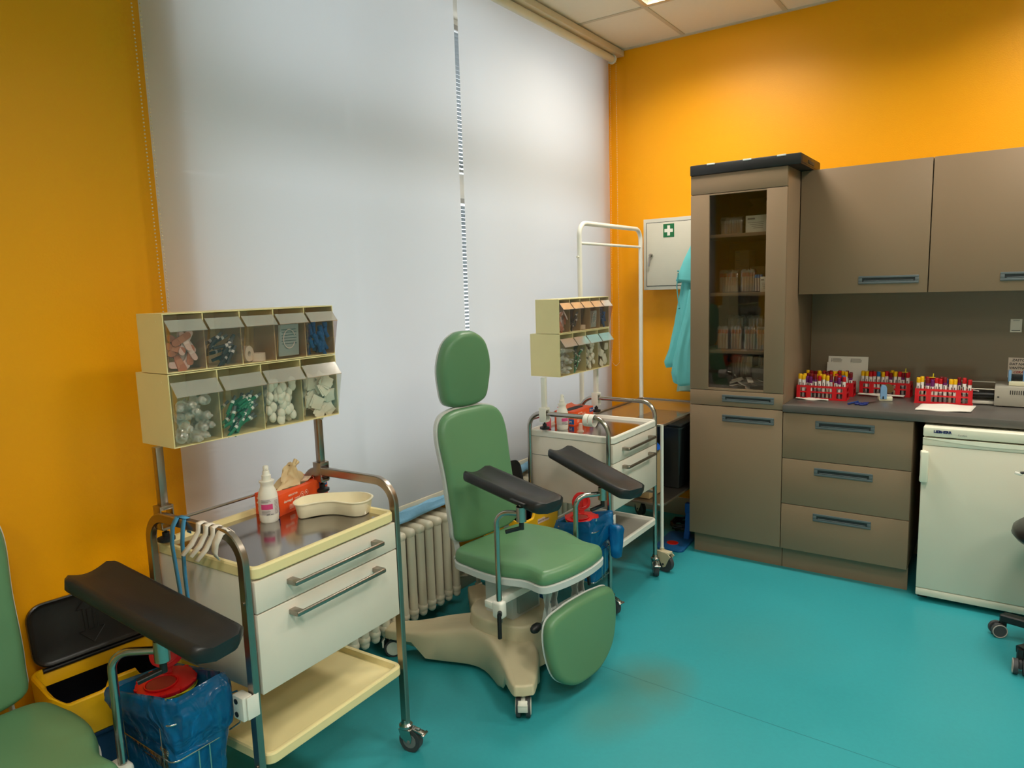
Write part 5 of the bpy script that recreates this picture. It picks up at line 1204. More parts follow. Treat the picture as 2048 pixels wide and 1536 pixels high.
b = MB(); b.tube([(hx - 0.09, hy - 0.02, 0.14), (hx - 0.075, hy - 0.02, 0.26), (hx - 0.11, hy - 0.02, 0.345)], 0.014, seg=10); obj('brace', b, WHITE_P, T, smooth=60)
for ux, uy, a in ((hx, -hy, -0.2), (hx, hy, 0.4), (-hx, -hy, 2.0), (-hx, hy, 2.6)):
    c = bpy.data.objects.new('caster', None); COL.objects.link(c); c.parent = T; c.location = (ux, uy, 0); c.rotation_euler = (0, 0, a); c.empty_display_size = 0.05
    b = MB(); b.cyl((0.02, -0.013, 0.048), (0.02, 0.013, 0.048), 0.048, seg=28); obj('wheel', b, RUB, c)
    b = MB()
    for s in (-1, 1): b.loft(ccw([(-0.022, 0.115), (0.045, 0.110), (0.066, 0.094), (0.052, 0.075), (0.034, 0.034), (0.018, 0.026), (-0.010, 0.075)]), [(0.001, s * 0.016), (0, s * 0.017), (0, s * 0.020), (0.001, s * 0.021)], lambda u, v, h: (u, h, v))
    b.box((0.018, 0, 0.108), (0.075, 0.040, 0.014), 0.005); b.cyl((0, 0, 0.11), (0, 0, 0.128), 0.012, seg=10); obj('fork', b, BEIGE, c)
    b = MB(); b.cyl((0.02, -0.0235, 0.045), (0.02, 0.0235, 0.045), 0.006, seg=10); obj('axle', b, RUB, c)
CTZ = 0.365
# dark storage on its lower shelf
T = thing('storage_box', 'black plastic storage box on the lower shelf of the corner cart', 'box', (ox_ + 0.055, 3.985, 0.367))
b = MB(); b.loft(rrect(0.33, 0.42, 0.02), [(0.02, 0, 0.1), (0.02, 0.0), (0.0, 0.35), (-0.008, 0.352), (-0.008, 0.362), (0.006, 0.362)], lambda u, v, h: (u, v, h)); obj('body', b, mat('box_black', srgb(24, 27, 28), 0.4), T, smooth=30)
b = MB(); b.box((0, 0, 0.370), (0.34, 0.43, 0.012), 0.004); obj('lid', b, BLACK_P, T)
T = thing('wall_carton', 'cardboard carton on the lower shelf of the corner cart in front of the black box', 'carton', (ox_ - 0.010, 3.62, 0.367))
b = MB(); b.box((0, 0, 0.125), (0.30, 0.20, 0.25), 0.002); cb = obj('carton', b, mat('card_tan', srgb(186, 158, 112), 0.7), T)
b = MB()
for i in range(7): b.box((0.1508, 0.080, 0.03 + 0.03 * i), (0.001, 0.010, 0.012), rot=(0.4 * (i % 2), 0, 0))
obj('print', b, INK, cb)
T = thing('blue_shoe_cover', 'blue plastic cover lying on the carton of the corner cart', 'cover', (ox_ + 0.02, 3.62, 0.6185))
b = MB(); b.lathe([(0.001, 0.0), (0.10, 0.0), (0.115, 0.012), (0.10, 0.035), (0.06, 0.05), (0.001, 0.055)], (0, 0, 0), 20, sx=1.25, sy=0.95); obj('cover', b, mat('blue_cover', srgb(10, 84, 180), 0.5, bump=(40, 0.8)), T, smooth=60)
# cable bundle on the floor
b = MB(); rng = random.Random(3)
P = [Vector((0.05 * math.cos(i * 0.9) * (1 + 0.4 * rng.random()), 0.07 * math.sin(i * 0.9) * (1 + 0.4 * rng.random()), 0.012 + 0.045 * rng.random())) for i in range(34)]
Q = [P[0]]
for i in range(len(P) - 1):
    for k in (0.33, 0.66, 1.0): Q.append(P[i].lerp(P[i + 1], k))
b.tube([Vector((0.10, 0.16, 0.10)), Vector((0.09, 0.14, 0.03))] + Q, 0.007, seg=6); tag(obj('cable_bundle', b, BLACK_P, None, (-1.62, 4.12, 0.0), smooth=60), 'tangled black cable on the floor under the corner cart', 'cable')
# blue foot plate with a red disc and a post
T = thing('measuring_foot_plate', 'flat blue floor plate with red disc and short blue post beside the tall cabinet', 'floor plate', (-1.565, 3.885, 0), math.radians(4))
b = MB(); b.prism(rrect(0.17, 0.30, 0.03), lambda u, v, h: (u, v, h), 0.0, 0.018, 0.004); obj('plate', b, mat('plate_blue', srgb(28, 94, 150), 0.45), T)
b = MB(); b.lathe([(0.001, 0.018), (0.034, 0.018), (0.034, 0.0195), (0.001, 0.020)], (-0.005, -0.055, 0), 24); obj('red_disc', b, RED, T)
b = MB(); b.tube([(0.045, 0.055, 0.016), (0.052, 0.060, 0.08), (0.056, 0.062, 0.19)], 0.02, sq=(0.034, 0.026), up=(1, 0, 0)); b.box((0.057, 0.062, 0.205), (0.044, 0.036, 0.065), 0.008); obj('post', b, mat('post_blue', srgb(24, 90, 170), 0.4), T)

# ================================================================== FIRST AID BOX AND CLOTHES
ax0, ax1, az0, az1 = -1.950, -1.560, 1.502, 1.948
T = thing('first_aid_box', 'white metal first aid box with green cross and key on the orange wall', 'first aid box', ((ax0 + ax1) / 2, 4.337, az0))
W_ = ax1 - ax0; H_ = az1 - az0
GM = mat('grey_white_metal', srgb(208, 204, 190), 0.45)
b = MB(); b.box((0, 0.004, H_ / 2), (W_, 0.116, H_), 0.003); obj('case', b, GM, T)
b = MB(); b.box((0.004, -0.0545, H_ / 2), (W_ - 0.040, 0.006, H_ - 0.052), 0.002); dr = obj('door', b, mat('door_white_metal', srgb(214, 208, 192), 0.45), T)
b = MB(); b.box((0.004, -0.0540, H_ / 2), (W_ - 0.034, 0.004, H_ - 0.046)); obj('door_gap', b, DARKSLOT, T)
b = MB(); b.box((-0.022, -0.0582, H_ - 0.079), (0.072, 0.001, 0.082)); sg_ = obj('sign', b, mat('sign_green', srgb(18, 110, 62), 0.5), dr)
b = MB(); b.box((-0.022, -0.0590, H_ - 0.079), (0.056, 0.0008, 0.020)); b.box((-0.022, -0.0590, H_ - 0.079), (0.018, 0.0009, 0.062)); obj('cross', b, WHITE_P, sg_)
b = MB(); b.cyl((-0.140, -0.057, 0.218), (-0.140, -0.072, 0.218), 0.012, seg=16); lk = obj('lock', b, CHROME, dr)
b = MB(); b.box((-0.140, -0.078, 0.216), (0.014, 0.012, 0.014), 0.004); b.box((-0.146, -0.080, 0.178), (0.013, 0.003, 0.060), 0.004, rot=(0.1, 0.14, 0)); obj('key', b, CHROME, lk)
def cloth(name, label, cat, m, rows, loc, amp, f, thick=0.0, hood=False, seed=0):
    """hanging garment: rows of (z, x-left, x-right, y-centre, depth)"""
    b = MB(); n = 56; R_ = []
    steps = []
    for i in range(len(rows) - 1):
        for k in range(6):
            t = k / 6; steps.append([rows[i][j] * (1 - t) + rows[i + 1][j] * t for j in range(5)])
    steps.append(list(rows[-1]))
    for z, xl, xr, yc, dp in steps:
        r = []
        for j in range(n):
            a = 2 * PI * j / n
            u = math.cos(a); v = math.sin(a); lz = (loc[2] + rows[0][0] - z)
            fold = amp * min(1, 0.25 + 1.2 * (rows[0][0] - z)) * (math.sin(a * f + seed + z * 3.0) + 0.5 * math.sin(a * (f * 2 - 1) - z * 6 + seed))
            x = (xl + xr) / 2 + (xr - xl) / 2 * (abs(u) ** 0.8) * (1 if u > 0 else -1) + fold * u; y = yc + dp * v + fold * v
            r.append((x, y, z + 0.006 * math.sin(a * 3 + seed)))
        R_.append(r)
    b.rings(R_); return b
T = thing('teal_jacket', 'teal hooded cloth jacket hanging beside the tall cabinet', 'jacket', (-1.54, 4.12, 0))
b = cloth('jacket', '', '', SCRUB, [(1.70, -0.055, 0.06, 0, 0.025), (1.58, -0.075, 0.075, 0, 0.045), (1.45, -0.095, 0.08, 0, 0.055), (1.30, -0.120, 0.082, 0, 0.06), (1.16, -0.155, 0.085, 0, 0.065), (1.06, -0.190, 0.085, 0, 0.065), (1.035, -0.185, 0.085, 0, 0.055)], (0, 0, 0), 0.012, 8)
obj('body', b, SCRUB, T, smooth=60)
b = cloth('hood', '', '', SCRUB, [(1.80, 0.0, 0.05, 0, 0.015), (1.76, -0.025, 0.06, -0.004, 0.04), (1.68, -0.065, 0.07, -0.006, 0.06), (1.60, -0.100, 0.075, -0.006, 0.07), (1.555, -0.118, 0.078, -0.006, 0.074), (1.545, -0.110, 0.075, -0.006, 0.064)], (0, 0, 0), 0.004, 5, seed=2)
obj('hood', b, SCRUB, T, smooth=60)
b = cloth('sleeve', '', '', SCRUB, [(1.50, -0.02, 0.05, -0.055, 0.016), (1.35, -0.04, 0.05, -0.068, 0.024), (1.15, -0.085, 0.02, -0.074, 0.030), (1.0, -0.115, 0.035, -0.074, 0.030), (0.945, -0.105, 0.045, -0.072, 0.028), (0.935, -0.095, 0.04, -0.072, 0.02)], (0, 0, 0), 0.007, 6, seed=4)
obj('sleeve', b, SCRUB, T, smooth=60)
b = MB(); b.tube([(-0.083, -0.070, 1.60), (-0.088, -0.078, 1.52), (-0.078, -0.082, 1.45), (-0.070, -0.086, 1.40)], 0.0035, seg=6); b.ball((-0.070, -0.086, 1.395), 0.007, 8); b.ball((-0.080, -0.078, 1.612), 0.006, 8); obj('drawstring', b, mat('string_teal', srgb(84, 170, 176), 0.8), T, smooth=60)
b = MB(); b.cyl((0.04, 0.27, 1.80), (0.04, 0.02, 1.815), 0.006, seg=8); obj('hook', b, CHROME, T)
T = thing('pale_gown', 'pale green gown hanging behind the teal jacket', 'gown', (-1.52, 4.22, 0))
b = cloth('gown', '', '', PALE, [(1.66, -0.03, 0.05, 0, 0.018), (1.40, -0.06, 0.065, 0, 0.022), (1.10, -0.10, 0.068, -0.0, 0.026), (0.93, -0.165, 0.068, -0.0, 0.028), (0.87, -0.175, 0.066, 0, 0.024)], (0, 0, 0), 0.004, 7, seed=1); obj('cloth', b, PALE, T, smooth=60)
b = MB(); b.cyl((0.03, 0.174, 1.66), (0.03, 0.0, 1.672), 0.005, seg=8); obj('hook', b, CHROME, T)

# ================================================================== ON THE WORKTOP
WT = 0.9005
def rack_me():
    b = MB(); w, d = 0.246, 0.10
    pitch = w / 12.3
    for z in (0.0015, 0.040, 0.072):
        if z < 0.01: b.b2((-w / 2 - 0.004, -d / 2 - 0.002, 0), (w / 2 + 0.004, d / 2 + 0.002, 0.003)); continue
        # grid plate with square holes
        for i in range(13): b.b2((-w / 2 + pitch * 0.05 + i * pitch - 0.0014, -d / 2, z - 0.0015), (-w / 2 + pitch * 0.05 + i * pitch + 0.0014, d / 2, z + 0.0015))
        for j in range(6): b.b2((-w / 2, -d / 2 + j * d / 5 - 0.0014, z - 0.0015), (w / 2, -d / 2 + j * d / 5 + 0.0014, z + 0.0015))
    for s in (-1, 1):
        for xa, xb in ((-w / 2, -w / 2 + 0.018), (-w * 0.30, -w * 0.30 + 0.022), (w * 0.22, w * 0.22 + 0.022), (w / 2 - 0.018, w / 2)):
            b.b2((xa, s * d / 2 - 0.001, 0), (xb, s * d / 2 + 0.001, 0.074))
        for za, zb in ((0, 0.010), (0.036, 0.044), (0.064, 0.075)): b.b2((-w / 2, s * d / 2 - 0.0012, za), (w / 2, s * d / 2 + 0.0012, zb))
        for za, zb in ((0, 0.010), (0.036, 0.044), (0.064, 0.075)): b.b2((s * w / 2 - 0.001, -d / 2, za), (s * w / 2 + 0.001, d / 2, zb))
        for ya in (-d / 2, d / 2 - 0.014): b.b2((s * w / 2 - 0.001, ya, 0), (s * w / 2 + 0.001, ya + 0.014, 0.074))
    return b.mesh('tube_rack', 0)
RKM = rack_me(); RKM.materials.append(mat('rack_red', srgb(214, 22, 34), 0.35))
BLOOD = mat('blood', srgb(74, 10, 16), 0.3); SERUM = mat('serum', srgb(190, 150, 90), 0.35)
TLAB = mat('tube_label', srgb(236, 226, 220), 0.55)
CAPC = {'yellow': srgb(246, 190, 10), 'red': srgb(196, 18, 26), 'purple': srgb(112, 26, 104), 'blue': srgb(20, 110, 180), 'dark red': srgb(124, 12, 22)}
def tube_me(fill_m, lab):
    b = MB()
    b.use(TUBEGLASS); b.lathe([(0.001, 0), (0.004, 0.001), (0.0062, 0.005), (0.0064, 0.094)], seg=10)
    b.use(fill_m); b.lathe([(0.001, 0.001), (0.0038, 0.002), (0.0058, 0.006), (0.0058, 0.060), (0.001, 0.0605)], seg=10)
    b.use(TLAB); b.lathe([(0.0067, 0.030 if lab else 0.045), (0.0068, 0.0305 if lab else 0.0455), (0.0068, 0.087), (0.0067, 0.0875)], seg=10, cap=False)
    b.use(INK); b.box((0.0, -0.0068, 0.060), (0.003, 0.0006, 0.022))
    return b.mesh('blood_tube', 50)
TUBES = [tube_me(BLOOD, 1), tube_me(BLOOD, 0), tube_me(SERUM, 0)]
def cap_me(c, purple):
    b = MB(); b.lathe([(0.0073, 0.084), (0.0078, 0.086), (0.0078, 0.103), (0.0070, 0.104), (0.0070, 0.106), (0.001, 0.106)], seg=12)
    me = b.mesh('cap'); me.materials.append(mat('cap_' + c.replace(' ', '_'), CAPC[c], 0.35)); return me
CAPS = {c: cap_me(c, 0) for c in CAPC}
PB = MB(); PB.lathe([(0.0069, 0.074), (0.0071, 0.0745), (0.0071, 0.088), (0.0069, 0.0885)], seg=12, cap=False); PURB = PB.mesh('purple_band'); PURB.materials.append(mat('cap_purple', CAPC['purple'], 0.35))
def tube_rack(label, x, y, rz, seed, where, fills):
    T = thing('tube_rack', label, 'tube rack', (x, y, WT), rz, 'red tube racks on the worktop'); link('frame', RKM, T)
    del T['group']
    rng = random.Random(seed); w, d = 0.246, 0.10; pitch = w / 12.3
    ca, sa = math.cos(rz), math.sin(rz)
    for j, row in enumerate(fills):
        for i, ch in enumerate(row):
            if ch == '.': continue
            c = {'y': 'yellow', 'r': 'red', 'p': 'purple', 'b': 'blue', 'd': 'dark red'}[ch]
            lx = -w / 2 + pitch * 0.55 + i * pitch; ly = -d / 2 + (j + 0.5) * d / 5
            o = link('blood_tube', TUBES[rng.choice((0, 0, 1)) if c != 'yellow' else rng.choice((0, 2))], None, (x + lx * ca - ly * sa, y + lx * sa + ly * ca, WT + 0.0035), (rng.uniform(-0.03, 0.03), rng.uniform(-0.03, 0.03), rng.uniform(-0.6, 0.6)))
            o.scale = (1.2, 1.2, rng.choice((1.17, 1.2, 1.2, 1.25)) if c != 'purple' else 1.12)
            tag(o, '%s-capped blood tube standing in %s' % (c, where), 'blood tube', '%s-capped tubes in %s' % (c, where))
            link('cap', CAPS[c], o)
            if c in ('purple', 'dark red'): link('purple_band', PURB, o)
tube_rack('red tube rack nearest the tall cabinet at the worktop front', -0.806, 4.060, math.radians(2), 11, 'the front left red rack', ['yy.pdryyddpr', '.ypd.yrd.yrb', 'y.dry.dp.rd.', '............', '............'])
tube_rack('red tube rack half hidden behind the one nearest the tall cabinet', -0.800, 4.225, math.radians(1), 12, 'the back left red rack', ['yd.yddryd.yd', '.ddyrdd.ry.d', 'y.d.rd.yd.d.', '............', '............'])
tube_rack('red tube rack between the leaning papers and the blue stamp', -0.535, 4.322, math.radians(-2), 13, 'the middle red rack', ['yyrrbyrdyrdr', 'ypd.y.ry.drd', '.yd.rd.ydr.r', '............', '............'])
tube_rack('red tube rack nearest the fridge with a white towel in front', -0.253, 4.155, math.radians(2), 14, 'the right red rack', ['yydprrdyy.rr', '.p.r.dbp.d..', 'd.rd..d.p.d.', '............', '............'])
# paddle-shaped yellow stoppers lying on tubes
for q, (px, py, pz, lab) in enumerate(((-0.335 + 0.031, 4.128, WT + 0.131, 'the right red rack'), (-0.445, 4.300, WT + 0.131, 'the middle red rack'))):
    b = MB(); b.box((0, 0, 0), (0.028, 0.010, 0.003), 0.001); b.cyl((0.004, 0, 0), (0.005, 0, 0.020), 0.002, seg=8)
    tag(obj('yellow_wing_holder', b, mat('lemon_plastic', srgb(236, 220, 30), 0.4), None, (px, py, pz), (0, 0, 0.1)), 'lemon yellow winged needle piece lying on tubes of %s' % lab, 'needle piece')
# folded towels under and before the racks
def towel(label, pts, z0, h, wav=0.003, name='paper_towel'):
    b = MB(); c = sum((Vector(p) for p in pts), Vector((0, 0))) / 4; n = 10
    P = [Vector(p) - c for p in pts]
    top = [[None] * (n + 1) for _ in range(n + 1)]
    R_ = []
    for i in range(n + 1):
        u = i / n; r = []
        for j in range(n + 1):
            v = j / n; p = P[0].lerp(P[1], u).lerp(P[3].lerp(P[2], u), v)
            r.append((p.x, p.y, h + wav * 0.5 * math.sin(u * 9 + v * 4) + wav * 0.4 * math.sin(v * 11 - u * 5)))
        R_.append(r)
    b.rings(R_, cap=False, cyc=False)
    o = obj(name, b, PAPER, None, (c.x, c.y, z0), smooth=60); m = o.modifiers.new('thickness', 'SOLIDIFY'); m.thickness = h * 0.8; m.offset = -1
    tag(o, label, 'paper towel'); return o
towel('white folded paper towel lying in front of the red rack nearest the fridge', [(-0.350, 3.87), (-0.125, 3.895), (-0.110, 4.085), (-0.335, 4.075)], WT, 0.006)
towel('crumpled white towel edge poking out in front of the left racks', [(-0.955 + 0.03, 3.975), (-0.765, 3.975), (-0.765, 4.0), (-0.925, 4.0)], WT, 0.007, 0.005)
towel('white folded towel strip lying in front of the middle red rack', [(-0.66, 4.225), (-0.44, 4.215), (-0.435, 4.262), (-0.655, 4.262)], WT, 0.007, 0.003)
# papers leaning on the splashback
T = thing('paper_stack', 'two white printed sheets leaning against the splashback behind the left racks', 'papers', (-0.745, 4.345, WT), 0)
b = MB(); b.box((0.006, 0.022, 0.100), (0.208, 0.002, 0.200), rot=(-0.15, 0, 0)); s1 = obj('back_sheet', b, PAPER, T)
b = MB(); b.box((0.0, 0.012, 0.083), (0.204, 0.002, 0.167), rot=(-0.18, 0, 0)); obj('front_sheet', b, PAPER, T)
b = MB()
for cx_ in (-0.066, 0.036):
    for i in range(4): b.box((cx_ + 0.012 + (i % 2) * 0.004, 0.0210 + 0.15 * (0.086 - 0.006 * i) - 0.003, 0.100 + 0.086 - 0.006 * i), (0.045 + 0.012 * ((i * 7) % 3) / 2, 0.0006, 0.0018), rot=(-0.15, 0, 0))
    b.box((cx_ - 0.014, 0.0210 + 0.15 * 0.077 - 0.003, 0.177), (0.002, 0.0006, 0.022), rot=(-0.15, 0, 0))
obj('small_print', b, GREYINK, s1)
# pen and scissors
b = MB(); b.cyl((0, 0, 0.005), (0.030, 0.095, 0.005), 0.0048, seg=10); tag(obj('blue_pen', b, mat('pen_blue', srgb(28, 62, 128), 0.4), None, (-0.652, 3.905, WT)), 'short dark blue pen lying on the worktop edge left of the scissors', 'pen')
T = thing('scissors', 'scissors with navy handles lying on the worktop beside the blue stamp', 'scissors', (-0.575, 3.97, WT), math.radians(62))
b = MB()
for s in (-1, 1): b.tube([(-0.045 + 0.024 * math.cos(a), s * 0.013 + 0.012 * math.sin(a), 0.005) for a in [2 * PI * i / 18 for i in range(18)]], 0.0042, seg=8, closed=True); b.tube([(-0.022, s * 0.010, 0.005), (0.01, 0, 0.005)], 0.004, seg=8)
obj('handle', b, mat('scissor_navy', srgb(20, 40, 110), 0.4), T, smooth=60)
b = MB()
for s in (-1, 1): b.loft(ccw([(0.0, -0.005), (0.10, s * 0.004), (0.0, 0.005)]), [(0, 0.004 + s * 0.001), (0, 0.0055 + s * 0.001)], lambda u, v, h: (u, v, h))
obj('blade', b, STEEL, T)
# self-inking stamps
def stamp(label, x, y, z, rz, arms_blue, k=1.0):
    T = thing('self_inking_stamp', label, 'stamp', (x, y, z), rz)
    b = MB(); b.b2((-0.032 * k, -0.020 * k, 0), (0.032 * k, 0.020 * k, 0.022 * k), 0.003); b.box((-0.012, -0.0203 * k, 0.012 * k), (0.016, 0.0006, 0.006)); obj('base', b, mat('stamp_cream', srgb(232, 226, 196), 0.4), T)
    if arms_blue:
        b = MB()
        for s in (-1, 1): b.box((s * 0.029 * k, 0, 0.046 * k), (0.013 * k, 0.030 * k, 0.058 * k), 0.004)
        obj('side_arm', b, mat('stamp_blue', srgb(128, 170, 210), 0.35), T)
        b = MB(); b.box((0, 0, 0.040 * k), (0.046 * k, 0.022 * k, 0.030 * k), 0.003); b.box((0, 0, 0.034 * k), (0.048 * k, 0.026 * k, 0.003)); obj('ink_pad', b, BLACK_P, T)
    else:
        b = MB(); b.loft(ccw([(-0.016, 0.010), (0.016, 0.010), (0.016, 0.066), (0.011, 0.080), (0.0, 0.086), (-0.011, 0.080), (-0.016, 0.066)]), [(0.002, -0.023), (0, -0.020), (0, -0.014), (0.002, -0.012)], lambda u, v, h: (u - 0.012, h - 0.0, v)); b.box((-0.012, -0.012, 0.045), (0.028, 0.020, 0.060), 0.004); obj('cover', b, mat('stamp_blue', srgb(128, 170, 210), 0.35), T)
        b = MB(); b.lathe([(0.001, -0.014), (0.022, -0.014), (0.024, -0.01), (0.024, 0.01), (0.022, 0.014), (0.001, 0.014)], (0.016, 0.006, 0.062), 24, axis=(0, 1, 0)); obj('brown_wheel', b, mat('olive_brown', srgb(104, 76, 34), 0.35), T)
        b = MB(); b.box((-0.014, -0.0245, 0.018), (0.006, 0.001, 0.014)); obj('slot', b, VOID, T)
    return T
stamp('light blue self-inking stamp with brown wheel standing on the worktop before the middle rack', -0.512, 4.120, WT, math.radians(20), False)
# tube roller mixer
T = thing('tube_mixer', 'grey tube roller mixer with black rollers behind the rack nearest the fridge', 'tube mixer', (-0.04, 4.235, WT))
GREYM = mat('mixer_grey', srgb(172, 166, 152), 0.4)
b = MB(); b.b2((0.0, -0.098, 0.004), (0.215, 0.115, 0.098), 0.003); bx = obj('control_box', b, GREYM, T)
b = MB()
for i in range(8): b.b2((0.062 + 0.0085 * i, -0.0990, 0.062), (0.0655 + 0.0085 * i, -0.0980, 0.082))
b.b2((0.012, -0.0992, 0.044), (0.020, -0.0980, 0.050)); b.mats = [VOID]; obj('vent_slot', b, None, bx)
b = MB(); b.b2((-0.335, -0.070, 0.004), (0.0, 0.115, 0.018), 0.002); b.b2((-0.335, -0.070, 0.018), (-0.322, 0.115, 0.070), 0.002); obj('base_frame', b, mat('mixer_frame', srgb(206, 200, 186), 0.35), T)
for i in range(5):
    b = MB(); b.cyl((-0.320, -0.045 + 0.034 * i, 0.048), (0.0, -0.045 + 0.034 * i, 0.048), 0.0145, seg=16); obj('roller', b, mat('roller_black', srgb(16, 16, 18), 0.25), T)
for y_, z_ in ((-0.078, 0.080), (0.060, 0.098)):
    b = MB(); b.cyl((-0.325, y_, z_), (0.0, y_, z_), 0.003, seg=8); b.cyl((-0.322, y_, z_), (-0.322, y_, 0.010), 0.003, seg=8); obj('guard_rod', b, mat('rod_cream', srgb(214, 206, 186), 0.35), T)
for i in range(4):
    b = MB(); b.box((0.02 + 0.175 * (i % 2), -0.08 + 0.17 * (i // 2), 0.002), (0.02, 0.02, 0.004)); obj('foot', b, VOID, T)
b = MB(); b.cyl((0, 0, 0), (0.045, -0.055, 0.002), 0.003, seg=8); tag(obj('white_stick', b, WHITE_P, None, (-0.150, 4.205, WT + 0.068)), 'thin white plastic stick lying across the black mixer rollers', 'stick')
stamp('light blue framed stamp with cream base standing on top of the grey mixer', 0.046, 4.205, WT + 0.0985, math.radians(2), True)
# note and sticker on the splashback
T = thing('handwritten_note', 'handwritten paper note on the splashback above the grey mixer', 'note', (0.075, YB - 0.0125, 1.015))
b = MB(); b.box((0, 0, 0.051), (0.135, 0.001, 0.102)); sh_ = obj('sheet', b, mat('note_pink', srgb(224, 206, 190), 0.7), T)
RI = mat('red_ink', srgb(170, 20, 40), 0.6)
for i, (t_, sz, xx) in enumerate((('ZASTOP', 0.0165, -0.052), ('DAT NA ŠAL', 0.0165, -0.063), ('VANTNO + 7', 0.0170, -0.063))):
    text('handwriting', t_, sz, INK, sh_, (xx, -0.0012, 0.084 - i * 0.020), (PI / 2, 0, 0), shear=0.15, bold=0.0003)
text('handwriting', 'A', 0.016, INK, sh_, (-0.062, -0.0012, 0.024), (PI / 2, 0, 0), shear=0.2, bold=0.0003); text('red_handwriting', 'CERADE', 0.017, RI, sh_, (-0.045, -0.0012, 0.023), (PI / 2, 0, 0), shear=0.25, bold=0.0003)
T = thing('white_sticker', 'small white printed sticker on the splashback high above the mixer', 'sticker', (0.030, YB - 0.0123, 1.246))
b = MB(); b.box((0, 0, 0.033), (0.048, 0.0008, 0.066)); st = obj('sheet', b, PAPER, T)
text('print', 'ODPAD', 0.0080, INK, st, (-0.014, -0.0009, 0.0565), (PI / 2, 0, 0)); 
b = MB(); b.box((0, -0.0007, 0.0085), (0.036, 0.0004, 0.0035)); obj('print_line', b, INK, st)

# ================================================================== BEHIND THE GLASS
def wrapped_pack(label, x, y, z, n, rows, cap, film=True, h=0.085, empty=True, w=0.010, rz=0.0):
    T = thing('tube_pack', label, 'tube pack', (x, y, z), rz)
    if cap + '_stub' not in _stub:
        b = MB(); b.use(mat('empty_tube', srgb(206, 188, 178), 0.3)); b.cyl((0, 0, 0.002), (0, 0, 0.7), 0.0055 / 0.1, seg=8); me = None
    for i in range(n):
        for j in range(rows):
            link('tube', STUB[cap], T, ((i - (n - 1) / 2) * 0.0145, (j - (rows - 1) / 2) * 0.0145, 0.004), (0, 0.02 * math.sin(i * 5 + j), 0)).scale = (1, 1, h / 0.085)
    if film:
        hw, hd = n * 0.00725 + 0.004, rows * 0.00725 + 0.004; b = MB(); o = []
        base = rrect(2 * hw, 2 * hd, 0.008, 3)
        oo = []
        for q in range(len(base)):
            p0, p1 = Vector(base[q]), Vector(base[(q + 1) % len(base)]); m_ = max(1, int((p1 - p0).length / 0.006)); oo += [p0.lerp(p1, k / m_) for k in range(m_)]
        def f(u, v, hh): 
            a = math.atan2(v, u); k = 1 + 0.05 * math.sin(a * 11 + hh * 60) * (hh / h); return (u * k, v * k, hh + 0.004 * math.sin(a * 7) * (hh > h))
        b.loft(oo, [(0, 0.001), (-0.001, 0.02), (0.0, h * 0.6), (-0.001, h + 0.006), (0.004, h + 0.018), (0.006, h + 0.022)], f, cap=False); obj('film', b, WRAP, T, smooth=70)
    return T
_stub = {c + '_stub' for c in ('red', 'blue', 'dark', 'white')}
STUB = {}
for c, col in (('red', srgb(200, 60, 30)), ('blue', srgb(70, 130, 190)), ('dark', srgb(50, 44, 44)), ('white', srgb(226, 220, 210))):
    b = MB(); b.use(mat('empty_tube', srgb(214, 196, 186), 0.3)); b.cyl((0, 0, 0), (0, 0, 0.070), 0.0052, seg=8); b.use(mat('stub_' + c, col, 0.4)); b.cyl((0, 0, 0.068), (0, 0, 0.085), 0.0066, seg=8); STUB[c] = b.mesh('tube')
zt_, zs, z3, z4 = 1.7955, 1.4825, 1.1705, 0.9535
wrapped_pack('film-wrapped bundle of empty tubes on the top shelf beside the white box', -1.265, 3.92, zt_, 8, 2, 'white', h=0.07)
def carton(label, x, y, z, w, d, h, col, lines=True, rz=0.0, name='carton_box'):
    T = thing(name, label, 'box', (x, y, z), rz)
    b = MB(); b.box((0, 0, h / 2), (w, d, h), 0.0015); c = obj('carton', b, col, T)
    if lines:
        b = MB()
        b.box((-w * 0.28, -d / 2 - 0.0004, h * 0.80), (w * 0.28, 0.0006, h * 0.10)); 
        for i in range(4): b.box((-w * 0.1 + 0.03 * w * i, -d / 2 - 0.0004, h * (0.58 - 0.11 * i)), (w * (0.6 - 0.08 * i), 0.0006, h * 0.025))
        obj('print', b, GREYINK, c)
    return T
CB = mat('box_white', srgb(238, 232, 214), 0.5); CBT = mat('box_pale_brown', srgb(186, 164, 136), 0.6)
t_ = carton('white printed box with green edge on the top shelf of the glazed cabinet', -1.105, 3.92, zt_, 0.135, 0.12, 0.088, CB)
b = MB(); b.box((0.03, 0.0, 0.0885), (0.085, 0.118, 0.002)); obj('green_edge', b, mat('box_green', srgb(30, 110, 80), 0.5), t_)
T = thing('paper_sack', 'tied paper sack standing at the back of the top shelf', 'sack', (-1.205, 4.20, zt_))
b = MB(); b.lathe([(0.001, 0), (0.085, 0), (0.095, 0.02), (0.090, 0.10), (0.060, 0.150), (0.026, 0.172), (0.050, 0.200), (0.056, 0.206), (0.001, 0.206)], seg=20, sx=1.0, sy=0.7); sk_ = obj('sack', b, mat('sack_paper', srgb(150, 128, 96), 0.8), T, smooth=60)
text('sack_print', 'VILLIN', 0.030, mat('sack_ink', srgb(60, 46, 34), 0.7), sk_, (-0.055, -0.0675, 0.045), (PI / 2, 0, 0), bold=0.0005)
for k, (cx_, cz_) in enumerate(((-1.275, 0), (-1.275, 0.047), (-1.275, 0.094), (-1.275, 0.141), (-1.275, 0.188), (-1.19, 0), (-1.19, 0.047), (-1.19, 0.094), (-1.10, 0.047 * 2))):
    if k == 8: cz_ = 0.0
    carton('pale brown small box in the stack at the back of the second shelf', cx_, 4.20, zs + cz_, 0.082, 0.12, 0.046, CBT, True)['group'] = 'small boxes at the back of the second shelf'
